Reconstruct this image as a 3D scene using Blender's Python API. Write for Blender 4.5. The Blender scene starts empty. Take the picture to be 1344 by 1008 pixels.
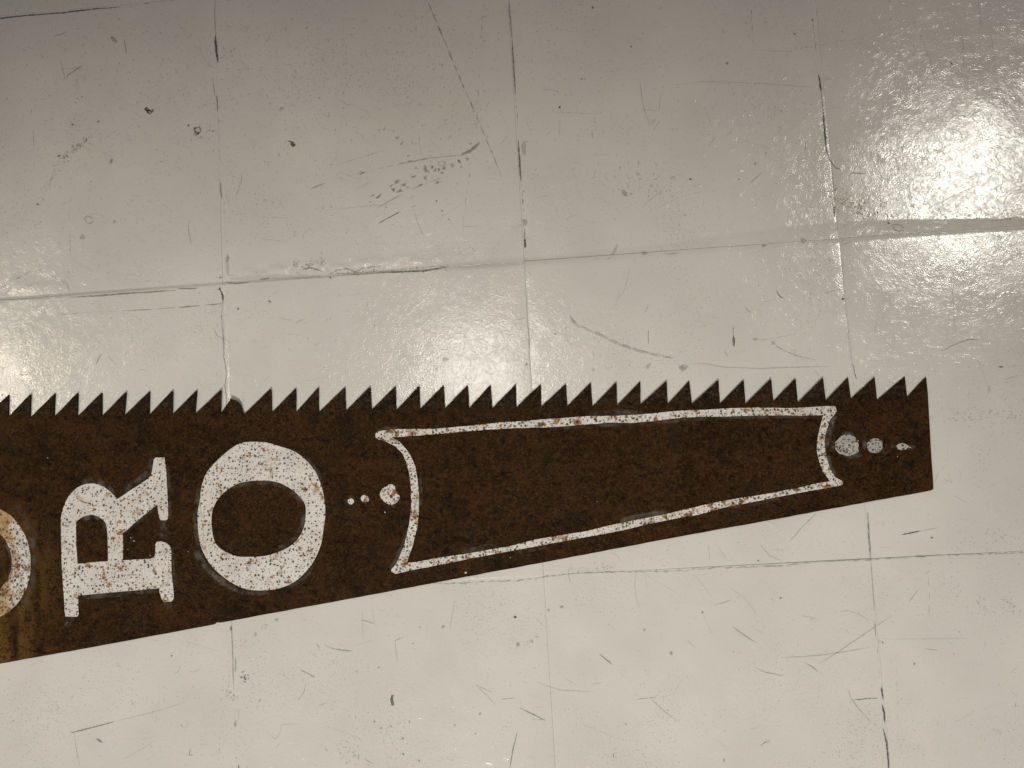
import bpy, bmesh, math, random
import numpy as np
from mathutils import Matrix, Vector

random.seed(11)
rng = np.random.default_rng(11)
S = bpy.context.scene

# ------------------------------------------------------------------ camera
CAM_H = 0.746                      # hand-held phone, 75 cm above the floor
F_PX = 1010.0                      # focal length on a 1344 px wide frame
PITCH, PAN = math.radians(4.491), math.radians(-3.437)
Rx = np.array([[1, 0, 0], [0, math.cos(PITCH), math.sin(PITCH)], [0, -math.sin(PITCH), math.cos(PITCH)]])
Ry = np.array([[math.cos(PAN), 0, math.sin(PAN)], [0, 1, 0], [-math.sin(PAN), 0, math.cos(PAN)]])
C2W = (Ry @ Rx).T
cam_d = bpy.data.cameras.new('camera')
cam = bpy.data.objects.new('camera', cam_d)
S.collection.objects.link(cam)
m4 = Matrix([list(C2W[i]) + [0] for i in range(3)] + [[0, 0, 0, 1]])
cam.matrix_world = Matrix.Translation((0, 0, CAM_H)) @ m4
cam_d.sensor_width = 36.0
cam_d.lens = 36.0 * F_PX / 1344.0
cam_d.clip_start, cam_d.clip_end = 0.01, 50
S.camera = cam


def P(px, py, z=0.0):
    """survey point (photo pixels) -> metres on the horizontal plane at height z"""
    d = C2W @ np.array([(px - 672) / F_PX, -(py - 504) / F_PX, -1.0])
    t = (z - CAM_H) / d[2]
    return (d[0] * t, d[1] * t)


PX = 0.000739                      # metres per photo pixel on the floor, roughly

# ------------------------------------------------------------------ world + lamps
W = bpy.data.worlds.new('World')
S.world = W
W.use_nodes = True
W.node_tree.nodes['Background'].inputs[0].default_value = (1.0, 0.955, 0.925, 1)
W.node_tree.nodes['Background'].inputs[1].default_value = 0.178


def spot(name, loc, target, watts, size_deg, blend, radius, col):
    l = bpy.data.lights.new(name, 'SPOT')
    l.energy, l.spot_size, l.spot_blend = watts, math.radians(size_deg), blend
    l.shadow_soft_size, l.color = radius, col
    o = bpy.data.objects.new(name, l)
    S.collection.objects.link(o)
    o.location = loc
    o.rotation_euler = (Vector(target) - Vector(loc)).to_track_quat('-Z', 'Y').to_euler()
    return o


def mirror_lamp(px, py, H):
    """lamp position whose mirror image in the floor is seen at the survey point"""
    x, y = P(px, py)
    k = 1 + H / CAM_H
    return (x * k, y * k, H)


WARM = (1.0, 0.968, 0.935)
t = P(330, 1000)
spot('gallery_spot_key', (-0.8, -3.4, 3.2), (-0.50, -1.805, 0), 655, 48, 0.22, 0.16, WARM)
a = mirror_lamp(1262, 248, 2.3)
t = P(1250, 420)
spot('gallery_spot_right', a, (t[0], t[1], 0), 60, 27, 1.0, 0.21, (1.0, 0.95, 0.86))
a = mirror_lamp(625, 500, 2.3)
t = P(560, 760)
spot('gallery_spot_overhead', a, (t[0], t[1], 0), 20, 40, 1.0, 0.19, (1.0, 0.94, 0.84))
a = mirror_lamp(-45, 500, 2.3)
t = P(150, 700)
spot('gallery_spot_left', a, (t[0], t[1], 0), 32, 36, 1.0, 0.19, (1.0, 0.87, 0.66))

S.view_settings.view_transform = 'Standard'
S.view_settings.look = 'None'
S.view_settings.exposure = 0.0
S.view_settings.gamma = 1.0
S.view_settings.use_curve_mapping = False


# ------------------------------------------------------------------ node helper
class NT:
    def __init__(s, name):
        s.m = bpy.data.materials.new(name)
        s.m.use_nodes = True
        s.t = s.m.node_tree
        s.t.nodes.clear()
        s.out = s.t.nodes.new('ShaderNodeOutputMaterial')
        s.geo = s.t.nodes.new('ShaderNodeNewGeometry')
        s.pos = s.geo.outputs['Position']

    def put(s, sock, v):
        if hasattr(v, 'is_output') or isinstance(v, bpy.types.NodeSocket):
            s.t.links.new(v, sock)
        elif isinstance(v, (tuple, list)) and len(v) == 3 and sock.type == 'RGBA':
            sock.default_value = (*v, 1)
        else:
            sock.default_value = v

    def node(s, kind, props=None, **ins):
        n = s.t.nodes.new(kind)
        for k, v in (props or {}).items():
            setattr(n, k, v)
        for k, v in ins.items():
            s.put(n.inputs[k.replace('_', ' ')], v)
        return n

    def noise(s, scale, detail=2.0, rough=0.5, dist=0.0, vec=None):
        n = s.node('ShaderNodeTexNoise', None, Vector=vec or s.pos, Scale=scale, Detail=detail, Roughness=rough, Distortion=dist)
        return n.outputs['Fac']

    def voro(s, scale, feature='F1', rand=1.0, vec=None, out='Distance'):
        n = s.node('ShaderNodeTexVoronoi', {'voronoi_dimensions': '2D', 'feature': feature}, Vector=vec or s.pos, Scale=scale, Randomness=rand)
        return n.outputs[out]

    def math(s, op, a, b=0.0, c=None):
        n = s.t.nodes.new('ShaderNodeMath')
        n.operation = op
        s.put(n.inputs[0], a)
        s.put(n.inputs[1], b)
        if c is not None:
            s.put(n.inputs[2], c)
        return n.outputs[0]

    def ramp(s, f, lo, hi, a=0.0, b=1.0):
        n = s.t.nodes.new('ShaderNodeMapRange')
        n.interpolation_type = 'SMOOTHSTEP'
        s.put(n.inputs[0], f)
        for i, v in enumerate((lo, hi, a, b)):
            s.put(n.inputs[1 + i], v)
        return n.outputs[0]

    def mix(s, f, a, b):
        n = s.t.nodes.new('ShaderNodeMix')
        n.data_type = 'RGBA'
        s.put(n.inputs[0], f)
        s.put(n.inputs[6], a)
        s.put(n.inputs[7], b)
        return n.outputs[2]

    def stretch(s, sx, sy, sz=1.0, rot=0.0):
        n = s.t.nodes.new('ShaderNodeMapping')
        s.put(n.inputs['Vector'], s.pos)
        n.inputs['Scale'].default_value = (sx, sy, sz)
        n.inputs['Rotation'].default_value = (0, 0, rot)
        return n.outputs[0]

    def bump(s, h, dist, strength=1.0, normal=None):
        n = s.t.nodes.new('ShaderNodeBump')
        s.put(n.inputs['Height'], h)
        n.inputs['Distance'].default_value = dist
        s.put(n.inputs['Strength'], strength)
        if normal is not None:
            s.put(n.inputs['Normal'], normal)
        return n.outputs[0]

    def attr(s, name, out='Fac'):
        n = s.t.nodes.new('ShaderNodeAttribute')
        n.attribute_name = name
        return n.outputs[out]

    def bsdf(s, **ins):
        n = s.node('ShaderNodeBsdfPrincipled')
        for k, v in ins.items():
            s.put(n.inputs[k.replace('_', ' ')], v)
        s.last = n
        return n.outputs[0]

    def finish(s, shader):
        s.t.links.new(shader, s.out.inputs['Surface'])
        return s.m


# ---- painted floor
def mat_floor():
    n = NT('painted_floor')
    tone = n.noise(7.0, 3, 0.55)
    col = n.mix(n.ramp(tone, 0.3, 0.7), (0.665, 0.638, 0.575), (0.605, 0.582, 0.525))
    pink = n.noise(16.0, 2, 0.5, vec=n.stretch(1, 1, 1, 0.6))
    col = n.mix(n.ramp(pink, 0.45, 0.75, 0, 0.5), col, (0.605, 0.562, 0.505))
    # fine grey grime in the pores of the paint, denser in some areas
    dens = n.noise(9.0, 3, 0.6, vec=n.stretch(1, 1, 1, 1.9))
    fine = n.noise(620.0, 2, 0.6)
    thr = n.ramp(dens, 0.35, 0.7, 0.69, 0.60)
    grime = n.math('MULTIPLY', n.math('SUBTRACT', fine, thr), 9.0)
    grime = n.math('MINIMUM', n.math('MAXIMUM', grime, 0.0), 0.42)
    col = n.mix(grime, col, (0.20, 0.18, 0.155))
    mid = n.noise(210.0, 3, 0.65, 0.6)
    g2 = n.math('MINIMUM', n.math('MAXIMUM', n.math('MULTIPLY', n.math('SUBTRACT', mid, n.ramp(dens, 0.4, 0.7, 0.70, 0.63)), 5.0), 0.0), 0.22)
    col = n.mix(g2, col, (0.23, 0.205, 0.175))
    # roller stipple and wrinkles in the paint film
    warp = n.noise(125.0, 3, 0.55, 1.6)
    ridge = n.math('ABSOLUTE', n.math('SUBTRACT', warp, 0.5))
    big = n.noise(60.0, 2, 0.5)
    fineb = n.noise(520.0, 2, 0.5)
    h = n.math('ADD', n.math('MULTIPLY', ridge, 1.1), n.math('MULTIPLY', big, 0.7))
    h = n.math('ADD', h, n.math('MULTIPLY', fineb, 0.06))
    amp = n.ramp(n.noise(11.0, 2, 0.5, vec=n.stretch(1, 1, 1, 0.9)), 0.3, 0.7, 0.55, 1.0)
    nor = n.bump(h, 0.00036, amp)
    rough = n.ramp(n.noise(40.0, 4, 0.6), 0.3, 0.7, 0.13, 0.20)
    sh = n.bsdf(Base_Color=col, Roughness=rough, Normal=nor, IOR=1.6)
    return n.finish(sh)


# ---- rusty blade steel
TOOTH_X, TOOTH_Y = P(600, 506)
TOOTH_M = (P(1147, 495)[1] - P(40, 517)[1]) / (P(1147, 495)[0] - P(40, 517)[0])

def mat_steel():
    n = NT('rusty_steel')
    sx = n.node('ShaderNodeSeparateXYZ', None, Vector=n.pos)
    x = sx.outputs[0]
    big = n.noise(16.0, 4, 0.6)
    col = n.mix(n.ramp(big, 0.36, 0.64), (0.0170, 0.0074, 0.0020), (0.0275, 0.0122, 0.0034))
    gr2 = n.noise(300.0, 4, 0.75, 0.6, vec=n.stretch(1, 1, 1, 0.4))
    col = n.mix(n.ramp(gr2, 0.49, 0.60, 0, 0.75), col, (0.056, 0.0270, 0.0085))
    grain = n.noise(560.0, 3, 0.8)
    zone = n.ramp(n.noise(13.0, 3, 0.6, vec=n.stretch(1, 1, 1, 0.8)), 0.36, 0.62, 0.25, 1.0)
    col = n.mix(n.math('MULTIPLY', n.ramp(grain, 0.53, 0.64), n.math('MULTIPLY', zone, 0.7)), col, (0.088, 0.050, 0.020))
    # orange bloom
    blo = n.noise(34.0, 5, 0.7, 0.4, vec=n.stretch(0.8, 1.2, 1, 2.2))
    col = n.mix(n.ramp(blo, 0.48, 0.68, 0, 0.5), col, (0.066, 0.0255, 0.0058))
    # greyer bare patches, and a greyer strip where the teeth were filed
    gre = n.noise(24.0, 3, 0.6, vec=n.stretch(1.3, 0.8, 1, 1.1))
    col = n.mix(n.ramp(gre, 0.56, 0.70, 0, 0.55), col, (0.0125, 0.0096, 0.0056))
    y_t = n.math('SUBTRACT', sx.outputs[1], n.math('MULTIPLY', n.math('SUBTRACT', x, TOOTH_X), TOOTH_M))
    filed = n.math('MULTIPLY', n.ramp(y_t, TOOTH_Y - 0.030, TOOTH_Y - 0.008), n.ramp(n.noise(40.0, 3, 0.6), 0.35, 0.6, 0.25, 0.85))
    col = n.mix(filed, col, n.mix(n.ramp(gr2, 0.45, 0.65), (0.0125, 0.0090, 0.0058), (0.052, 0.041, 0.030)))
    # ochre run-off stain towards the handle end
    x0, x1 = P(15, 800)[0], P(95, 800)[0]
    och = n.math('MULTIPLY', n.ramp(x, x0, x1, 1, 0), n.ramp(n.noise(30.0, 3, 0.6, vec=n.stretch(1.6, 0.35)), 0.36, 0.58))
    och = n.math('MULTIPLY', och, n.ramp(sx.outputs[1], P(0, 640)[1], P(0, 740)[1], 0.05, 1))
    col = n.mix(n.math('MULTIPLY', och, 0.95), col, (0.110, 0.056, 0.013))
    # black pits
    pit = n.noise(170.0, 4, 0.7, 0.3, vec=n.stretch(0.75, 1.1, 1, 0.5))
    pm = n.ramp(pit, 0.56, 0.61)
    col = n.mix(n.math('MULTIPLY', pm, 0.62), col, (0.0040, 0.0024, 0.0012))
    sp = n.voro(300.0)
    sm = n.math('MULTIPLY', n.ramp(sp, 0.16, 0.30, 1, 0), n.ramp(n.noise(70.0, 2), 0.42, 0.55))
    col = n.mix(n.math('MULTIPLY', sm, 0.7), col, (0.0035, 0.002, 0.001))
    h = n.math('ADD', n.math('MULTIPLY', grain, 0.6), n.math('MULTIPLY', pm, -0.8))
    h = n.math('ADD', h, n.math('MULTIPLY', gr2, 0.8))
    nor = n.bump(h, 0.00025, 0.7)
    rough = n.ramp(gr2, 0.3, 0.7, 0.45, 0.68)
    return n.finish(n.bsdf(Base_Color=col, Roughness=rough, Normal=nor, Specular_IOR_Level=0.05))


# ---- sign paint, pitted by rust
def mat_paint(name, dot_scale, dot_lo, dot_hi, rust, stain):
    n = NT(name)
    tone = n.noise(45.0, 3, 0.6)
    k = 0.62 if name.startswith('faded') else 1.0
    col = n.mix(n.ramp(tone, 0.3, 0.7), (0.69 * k, 0.655 * k, 0.595 * k), (0.58 * k, 0.54 * k, 0.48 * k))
    cream = n.noise(60.0, 3, 0.55, vec=n.stretch(1, 1, 1, 1.3))
    col = n.mix(n.ramp(cream, 0.52, 0.72, 0, 0.4), col, (0.60, 0.50, 0.35))
    st = n.noise(85.0, 4, 0.6, 0.5, vec=n.stretch(1, 1, 1, 2.4))
    col = n.mix(n.ramp(st, *stain, 0, 0.75), col, (0.28, 0.17, 0.060))
    if name == 'stained_sign_paint':
        x = n.node('ShaderNodeSeparateXYZ', None, Vector=n.pos)
        g = n.math('MULTIPLY', n.ramp(x.outputs[0], P(8, 740)[0], P(34, 740)[0], 1, 0), n.ramp(n.noise(75.0, 4, 0.65), 0.30, 0.55))
        col = n.mix(n.math('MULTIPLY', g, 0.92), col, (0.40, 0.235, 0.075))
        dk = n.math('MULTIPLY', n.ramp(n.noise(170.0, 4, 0.7), 0.50, 0.60), n.ramp(x.outputs[1], P(0, 705)[1], P(0, 770)[1], 0.25, 0.9))
        col = n.mix(n.math('MULTIPLY', dk, 0.9), col, (0.10, 0.050, 0.016))
    ru = n.noise(125.0, 2.5, 0.6, 0.15, vec=n.stretch(1, 1, 1, 0.3))
    rm = n.ramp(ru, *rust)
    col = n.mix(n.math('MULTIPLY', rm, 0.85), col, (0.30, 0.135, 0.030))
    core = n.ramp(ru, rust[1] + 0.01, rust[1] + 0.10)
    col = n.mix(n.math('MULTIPLY', core, 0.85), col, (0.035, 0.014, 0.006))
    # pinholes
    wob = n.node('ShaderNodeVectorMath', {'operation': 'ADD'})
    n.put(wob.inputs[0], n.pos)
    nv = n.node('ShaderNodeTexNoise', None, Vector=n.pos, Scale=500.0, Detail=1.0)
    sc = n.node('ShaderNodeVectorMath', {'operation': 'SCALE'})
    n.put(sc.inputs[0], nv.outputs['Color'])
    sc.inputs['Scale'].default_value = 0.0022
    n.put(wob.inputs[1], sc.outputs[0])
    vor = n.node('ShaderNodeTexVoronoi', {'voronoi_dimensions': '2D'}, Vector=wob.outputs[0], Scale=dot_scale, Randomness=1.0)
    d = vor.outputs['Distance']
    cellr = n.node('ShaderNodeSeparateColor', None, Color=vor.outputs['Color']).outputs[0]
    size = n.ramp(cellr, 0.15, 1.0, dot_lo, dot_hi)
    dot = n.ramp(n.math('SUBTRACT', d, size), -0.06, 0.05, 1, 0)
    v2 = n.node('ShaderNodeTexVoronoi', {'voronoi_dimensions': '2D'}, Vector=wob.outputs[0], Scale=dot_scale * 1.7, Randomness=1.0)
    c2 = n.node('ShaderNodeSeparateColor', None, Color=v2.outputs['Color']).outputs[1]
    d2 = n.ramp(n.math('SUBTRACT', v2.outputs['Distance'], n.ramp(c2, 0.3, 1.0, 0.0, dot_hi * 0.95)), -0.08, 0.07, 0.85, 0)
    dot = n.math('MAXIMUM', dot, d2)
    dot = n.math('MULTIPLY', dot, n.ramp(n.noise(90.0, 2), 0.25, 0.5, 0.55, 0.92))
    col = n.mix(dot, col, (0.030, 0.020, 0.012))
    h = n.math('ADD', n.math('MULTIPLY', dot, -1.0), n.math('MULTIPLY', n.noise(260.0, 2), 0.6))
    nor = n.bump(h, 0.00015, 0.7)
    return n.finish(n.bsdf(Base_Color=col, Roughness=0.5, Normal=nor, Specular_IOR_Level=0.35))


# ---- thin worn smear of paint round the letters
def mat_smear():
    n = NT('worn_paint_smear')
    f = n.noise(130.0, 4, 0.65)
    al = n.math('MULTIPLY', n.ramp(f, 0.38, 0.60, 0.10, 0.9), n.attr('alpha'))
    sh = n.bsdf(Base_Color=(0.165, 0.142, 0.115), Roughness=0.6, Specular_IOR_Level=0.1)
    n.put(n.last.inputs['Alpha'], al)
    return n.finish(sh)


# ---- dirt and scratches in the floor paint
def mat_mark(name, col, rough):
    n = NT(name)
    f = n.noise(700.0, 3, 0.65)
    al = n.math('MULTIPLY', n.ramp(f, 0.32, 0.58, 0.35, 1.0), n.attr('alpha'))
    sh = n.bsdf(Base_Color=col, Roughness=rough, Specular_IOR_Level=0.3)
    n.put(n.last.inputs['Alpha'], al)
    return n.finish(sh)


M_FLOOR = mat_floor()
M_STEEL = mat_steel()
M_LETTER = mat_paint('sign_paint', 270.0, 0.06, 0.30, (0.615, 0.66), (0.57, 0.72))
M_BORDER = mat_paint('border_paint', 300.0, 0.10, 0.38, (0.56, 0.61), (0.55, 0.70))
M_STAINED = mat_paint('stained_sign_paint', 280.0, 0.08, 0.36, (0.60, 0.64), (0.50, 0.66))
M_FADED = mat_paint('faded_sign_paint', 330.0, 0.12, 0.40, (0.66, 0.70), (0.60, 0.74))
M_SMEAR = mat_smear()
M_DIRT = mat_mark('seam_dirt', (0.030, 0.025, 0.020), 0.7)
M_SCRATCH = mat_mark('scratch_dirt', (0.060, 0.052, 0.043), 0.6)
M_SCUFF = mat_mark('scuff_grime', (0.085, 0.073, 0.060), 0.7)


def link(name, mesh, mat, parent=None):
    o = bpy.data.objects.new(name, mesh)
    S.collection.objects.link(o)
    if mat:
        mesh.materials.append(mat)
    if parent:
        o.parent = parent
    return o


# ------------------------------------------------------------------ floor relief
TILE = 0.3049
ROT = math.radians(3.686)
GX, GY = -0.47918 * CAM_H, 0.62279 * CAM_H
CR, SR = math.cos(ROT), math.sin(ROT)


def uv_to_xy(u, v):
    x, y = TILE * u, -TILE * v
    return CR * x - SR * y + GX, SR * x + CR * y + GY


def xy_to_uv(X, Y):
    a, b = X - GX, Y - GY
    return (CR * a + SR * b) / TILE, -(-SR * a + CR * b) / TILE


def hash2(i, j, seed):
    h = (i.astype(np.int64) * 374761393 + j.astype(np.int64) * 668265263 + seed * 974711) & 0x7fffffff
    h = ((h ^ (h >> 13)) * 1274126177) & 0x7fffffff
    return ((h ^ (h >> 16)) & 0xffff) / 65535.0


def vnoise(x, y, seed=0):
    i, j = np.floor(x), np.floor(y)
    fx, fy = x - i, y - j
    fx = fx * fx * fx * (fx * (fx * 6 - 15) + 10)
    fy = fy * fy * fy * (fy * (fy * 6 - 15) + 10)
    a, b = hash2(i, j, seed), hash2(i + 1, j, seed)
    c, d = hash2(i, j + 1, seed), hash2(i + 1, j + 1, seed)
    return (a + (b - a) * fx) * (1 - fy) + (c + (d - c) * fx) * fy


def sstep(x, a, b):
    t = np.clip((x - a) / (b - a), 0, 1)
    return t * t * (3 - 2 * t)


def height(X, Y, groove=True):
    X = np.asarray(X, float)
    Y = np.asarray(Y, float)
    u, v = xy_to_uv(X, Y)
    z = 0.0011 * (vnoise(X * 9 + 3, Y * 9, 1) - .5) + 0.00045 * (vnoise(X * 24, Y * 24 + 7, 2) - .5)
    z = z + 0.00008 * (vnoise(X * 75, Y * 75, 3) - .5)
    # row two stands proud of the row above; the paint bridges the step with a ramp that widens to the right
    w = 0.012 + 0.026 * sstep(u, 0.5, 0.95) + 0.052 * sstep(u, 1.1, 1.95) - 0.036 * sstep(u, 2.0, 2.7)
    rise = 0.0012 + 0.0003 * sstep(u, .6, 1.0) + 0.0011 * sstep(u, 1.2, 2.0)
    cen = 1.0 - 0.021 * sstep(u, 1.2, 2.0) + 0.019 * sstep(u, 2.0, 2.7)
    t = np.clip((v - cen) / w + .5, -0.5, 1.5)
    ramp = np.where(t < .12, 0, np.where(t > .88, 1, (t - .12) / .76))
    ramp = ramp + 0.05 * (sstep(t, 0, .12) - 1) * 0
    z = z + rise * (ramp - 1)
    # each tile lies a touch out of true
    ti, tj = np.floor(u), np.floor(v)
    z = z + TILE * ((hash2(ti, tj, 31) - .5) * 0.0050 * (u - ti - .5) + (hash2(ti, tj, 32) - .5) * 0.0050 * (v - tj - .5))
    # torn lip of paint down the left joint above the saw
    wob = 0.0009 * (vnoise(Y * 60, Y * 0, 12) - .5)
    win = sstep(v, 1.01, 1.06) * (1 - sstep(v, 1.5, 1.6)) * (0.35 + 0.65 * vnoise(Y * 45, Y * 0 + 3, 13))
    e = u * TILE + wob
    z = z + win * (0.0007 * np.exp(-((e - 0.0024) / 0.0011) ** 2) - 0.0005 * np.exp(-((e - 0.0003) / 0.0009) ** 2))
    # beads of thick paint along the joint above the saw
    m = np.exp(-((v - 0.968) / 0.016) ** 2) * sstep(u, 0.0, 0.08) * (1 - sstep(u, 0.62, 0.78))
    z = z + m * 0.0011 * (vnoise(X * 160, Y * 160, 5) - .25)
    m = np.exp(-((v - 0.955) / 0.035) ** 2) * np.exp(-((u + 0.68) / 0.12) ** 2)
    z = z + m * 0.0014 * (vnoise(X * 90, Y * 90, 6) - .3)
    if groove:
        du, dv = np.abs(u - np.round(u)) * TILE, np.abs(v - np.round(v)) * TILE
        gu = np.clip(vnoise(Y * 22, np.round(u) * 7.3, 8) * 1.8 - .55, 0.03, 1)
        gv = np.clip(vnoise(X * 22, np.round(v) * 5.1, 9) * 1.6 - .55, 0.03, 1)
        # wide paint dip plus a narrow line
        z = z - gu * (0.00015 * np.exp(-(du / 0.0009) ** 2) + 0.00034 * np.exp(-(du / 0.0055) ** 2))
        z = z - gv * (0.00015 * (1 - .7 * sstep(u, .8, 1.3)) * np.exp(-(dv / 0.0009) ** 2) + 0.00022 * np.exp(-(dv / 0.0055) ** 2))
    return z


floor_z = -0.006
fx = 2.2
me = bpy.data.meshes.new('floor')
me.from_pydata([(-fx, -fx, floor_z), (fx, -fx, floor_z), (fx, fx, floor_z), (-fx, fx, floor_z)], [], [(0, 1, 2, 3)])
floor = link('floor', me, M_FLOOR)
floor['kind'] = 'structure'
floor['label'] = 'worn floor of square tiles under glossy off-white paint'


def edge_axis(step):
    """0..1 positions across one tile: close-set near the edges"""
    e = 0.00004
    near = [e, .0004, .0008, .0012, .0018, .0026, .0038, .0055]
    inner = np.linspace(.0075, TILE - .0075, int((TILE - .015) / step))
    a = np.concatenate([near, inner, [TILE - q for q in reversed(near)]])
    return a / TILE


def build_tile(ci, ri, step):
    ax = edge_axis(step)
    n = len(ax)
    uu, vv = np.meshgrid(ci + ax, ri + ax)
    X, Y = uv_to_xy(uu, vv)
    Z = height(X, Y)
    cx, cy = uv_to_xy(ci + .5, ri + .5)
    top = np.stack([X - cx, Y - cy, Z], -1).reshape(-1, 3)
    # skirt
    ring = [(0, k) for k in range(n)] + [(k, n - 1) for k in range(1, n)] + [(n - 1, k) for k in range(n - 2, -1, -1)] + [(k, 0) for k in range(n - 2, 0, -1)]
    rid = np.array([r * n + c for r, c in ring])
    sk = top[rid].copy()
    sk[:, 2] = -0.0055
    V = np.concatenate([top, sk])
    idx = np.arange(n * n).reshape(n, n)
    q = np.stack([idx[1:, :-1], idx[1:, 1:], idx[:-1, 1:], idx[:-1, :-1]], -1).reshape(-1, 4)
    L = len(rid)
    k = np.arange(L)
    s0, s1 = n * n + k, n * n + (k + 1) % L
    qs = np.stack([rid, rid[(k + 1) % L], s1, s0], -1)
    Q = np.concatenate([q, qs])
    me = bpy.data.meshes.new('tile')
    me.vertices.add(len(V))
    me.vertices.foreach_set('co', V.astype(np.float32).ravel())
    me.loops.add(Q.size)
    me.loops.foreach_set('vertex_index', Q.astype(np.int32).ravel())
    me.polygons.add(len(Q))
    me.polygons.foreach_set('loop_start', np.arange(0, Q.size, 4, dtype=np.int32))
    sm = np.ones(len(Q), bool)
    sm[len(q):] = False
    me.polygons.foreach_set('use_smooth', sm)
    me.update(calc_edges=True)
    o = link('tile', me, M_FLOOR, floor)
    o.location = (cx, cy, 0)
    return o


for ri in range(-3, 6):
    for ci in range(-4, 6):
        seen = -1 <= ci <= 2 and -1 <= ri <= 2
        build_tile(ci, ri, 0.0016 if seen else 0.02)


# ------------------------------------------------------------------ floor marks: ribbons and flecks lying in the paint
class Marks:
    def __init__(s, k):
        s.v, s.f, s.a, s.k = [], [], [], k

    def ribbon(s, pts, width, alpha, taper=True, jit=0.25, lift=0.00014, groove=True):
        """pts in survey pixels"""
        pts = [np.array(p, float) for p in pts]
        out = []
        for p, q in zip(pts[:-1], pts[1:]):
            m = max(1, int(np.linalg.norm(q - p) / 4.0))
            for k in range(m):
                out.append(p + (q - p) * k / m)
        out.append(pts[-1])
        n = len(out)
        if n < 2:
            return
        w = []
        for i in range(n):
            tt = i / (n - 1)
            tp = min(1, 0.25 + 4 * min(tt, 1 - tt)) if taper else 1
            w.append(0.45 * width * tp * (1 + jit * random.uniform(-1, 1)))
            if 0 < i < n - 1:
                out[i] = out[i] + np.array([random.uniform(-1, 1), random.uniform(-1, 1)]) * jit * width * 0.45
        b = len(s.v)
        for i in range(n):
            d = out[min(i + 1, n - 1)] - out[max(i - 1, 0)]
            L = np.linalg.norm(d)
            d = d / L if L > 1e-6 else np.array([1, 0])
            nn = np.array([-d[1], d[0]])
            for sgn in (1, -1):
                x, y = P(*(out[i] + nn * w[i] * sgn))
                s.v.append((x, y))
                s.a.append(alpha * s.k * (0.85 + 0.15 * random.random()))
        for i in range(n - 1):
            s.f.append((b + 2 * i, b + 2 * i + 1, b + 2 * i + 3, b + 2 * i + 2))

    def broken(s, pts, width, alpha, dash=(3, 12), gap=(1, 6), jit=0.5):
        pts = [np.array(p, float) for p in pts]
        seg = [np.linalg.norm(q - p) for p, q in zip(pts[:-1], pts[1:])]
        tot = sum(seg)

        def at(d):
            for i, L in enumerate(seg):
                if d <= L or i == len(seg) - 1:
                    return pts[i] + (pts[i + 1] - pts[i]) * min(1, d / L)
                d -= L
        d = 0.0
        while d < tot:
            e = min(tot, d + random.uniform(*dash))
            o = np.array([random.uniform(-1, 1), random.uniform(-1, 1)]) * jit
            m = max(2, int((e - d) / 5) + 1)
            s.ribbon([at(d + (e - d) * k / (m - 1)) + o for k in range(m)], width * random.uniform(.6, 1.2), alpha * random.uniform(.6, 1.1))
            d = e + random.uniform(*gap)

    def blot(s, x, y, rx, ry, alpha, ang=0.0, n=11, rough=0.35):
        b = len(s.v)
        s.v.append(P(x, y))
        s.a.append(alpha * s.k)
        ca, sa = math.cos(ang), math.sin(ang)
        for k in range(n):
            th = 2 * math.pi * k / n
            r = 1 + rough * random.uniform(-1, 1)
            px, py = rx * r * math.cos(th), ry * r * math.sin(th)
            s.v.append(P(x + ca * px - sa * py, y + sa * px + ca * py))
            s.a.append(alpha * s.k * 0.7)
        for k in range(n):
            s.f.append((b, b + 1 + (k + 1) % n, b + 1 + k))

    def smudge(s, x, y, rx, ry, alpha, ang=0.0):
        b = len(s.v)
        ca, sa = math.cos(ang), math.sin(ang)
        s.v.append(P(x, y))
        s.a.append(alpha)
        n = 18
        for q, al in ((.35, .85), (.7, .35), (1.0, 0.0)):
            for k in range(n):
                th = 2 * math.pi * k / n
                px, py = rx * q * math.cos(th), ry * q * math.sin(th)
                s.v.append(P(x + ca * px - sa * py, y + sa * px + ca * py))
                s.a.append(alpha * al)
        for k in range(n):
            k2 = (k + 1) % n
            s.f.append((b, b + 1 + k2, b + 1 + k))
            for r in (0, 1):
                s.f.append((b + 1 + r * n + k, b + 1 + r * n + k2, b + 1 + (r + 1) * n + k2, b + 1 + (r + 1) * n + k))

    def ring(s, x, y, rx, ry, w, alpha, ang=0.0):
        ca, sa = math.cos(ang), math.sin(ang)
        pts = []
        for k in range(15):
            th = 2 * math.pi * k / 14
            q = 1 + random.uniform(-.22, .22)
            px, py = rx * q * math.cos(th), ry * q * math.sin(th)
            pts.append((x + ca * px - sa * py, y + sa * px + ca * py))
        s.ribbon(pts, w, alpha, taper=False, jit=0.5)

    def flecks(s, x0, y0, x1, y1, spread, n, size, alpha):
        for _ in range(n):
            tt = random.random()
            x = x0 + (x1 - x0) * tt + random.gauss(0, spread)
            y = y0 + (y1 - y0) * tt + random.gauss(0, spread)
            s.blot(x, y, size * random.uniform(.5, 1.3), size * random.uniform(.4, 1), alpha * random.uniform(.5, 1), random.uniform(0, 3), 7, .45)

    def build(s, name, mat, label, lift=0.00016):
        V = np.array(s.v)
        z = height(V[:, 0], V[:, 1], groove=False) + lift
        me = bpy.data.meshes.new(name)
        me.from_pydata([(x, y, q) for (x, y), q in zip(s.v, z)], [], s.f)
        at = me.attributes.new('alpha', 'FLOAT', 'POINT')
        at.data.foreach_set('value', np.clip(np.array(s.a, np.float32), 0, 1))
        o = link(name, me, mat, floor)
        o['kind'] = 'stuff'
        o['label'] = label
        return o


dirt, scr, scf = Marks(.9), Marks(.6), Marks(.62)
D, B = dirt.ribbon, dirt.broken
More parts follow.
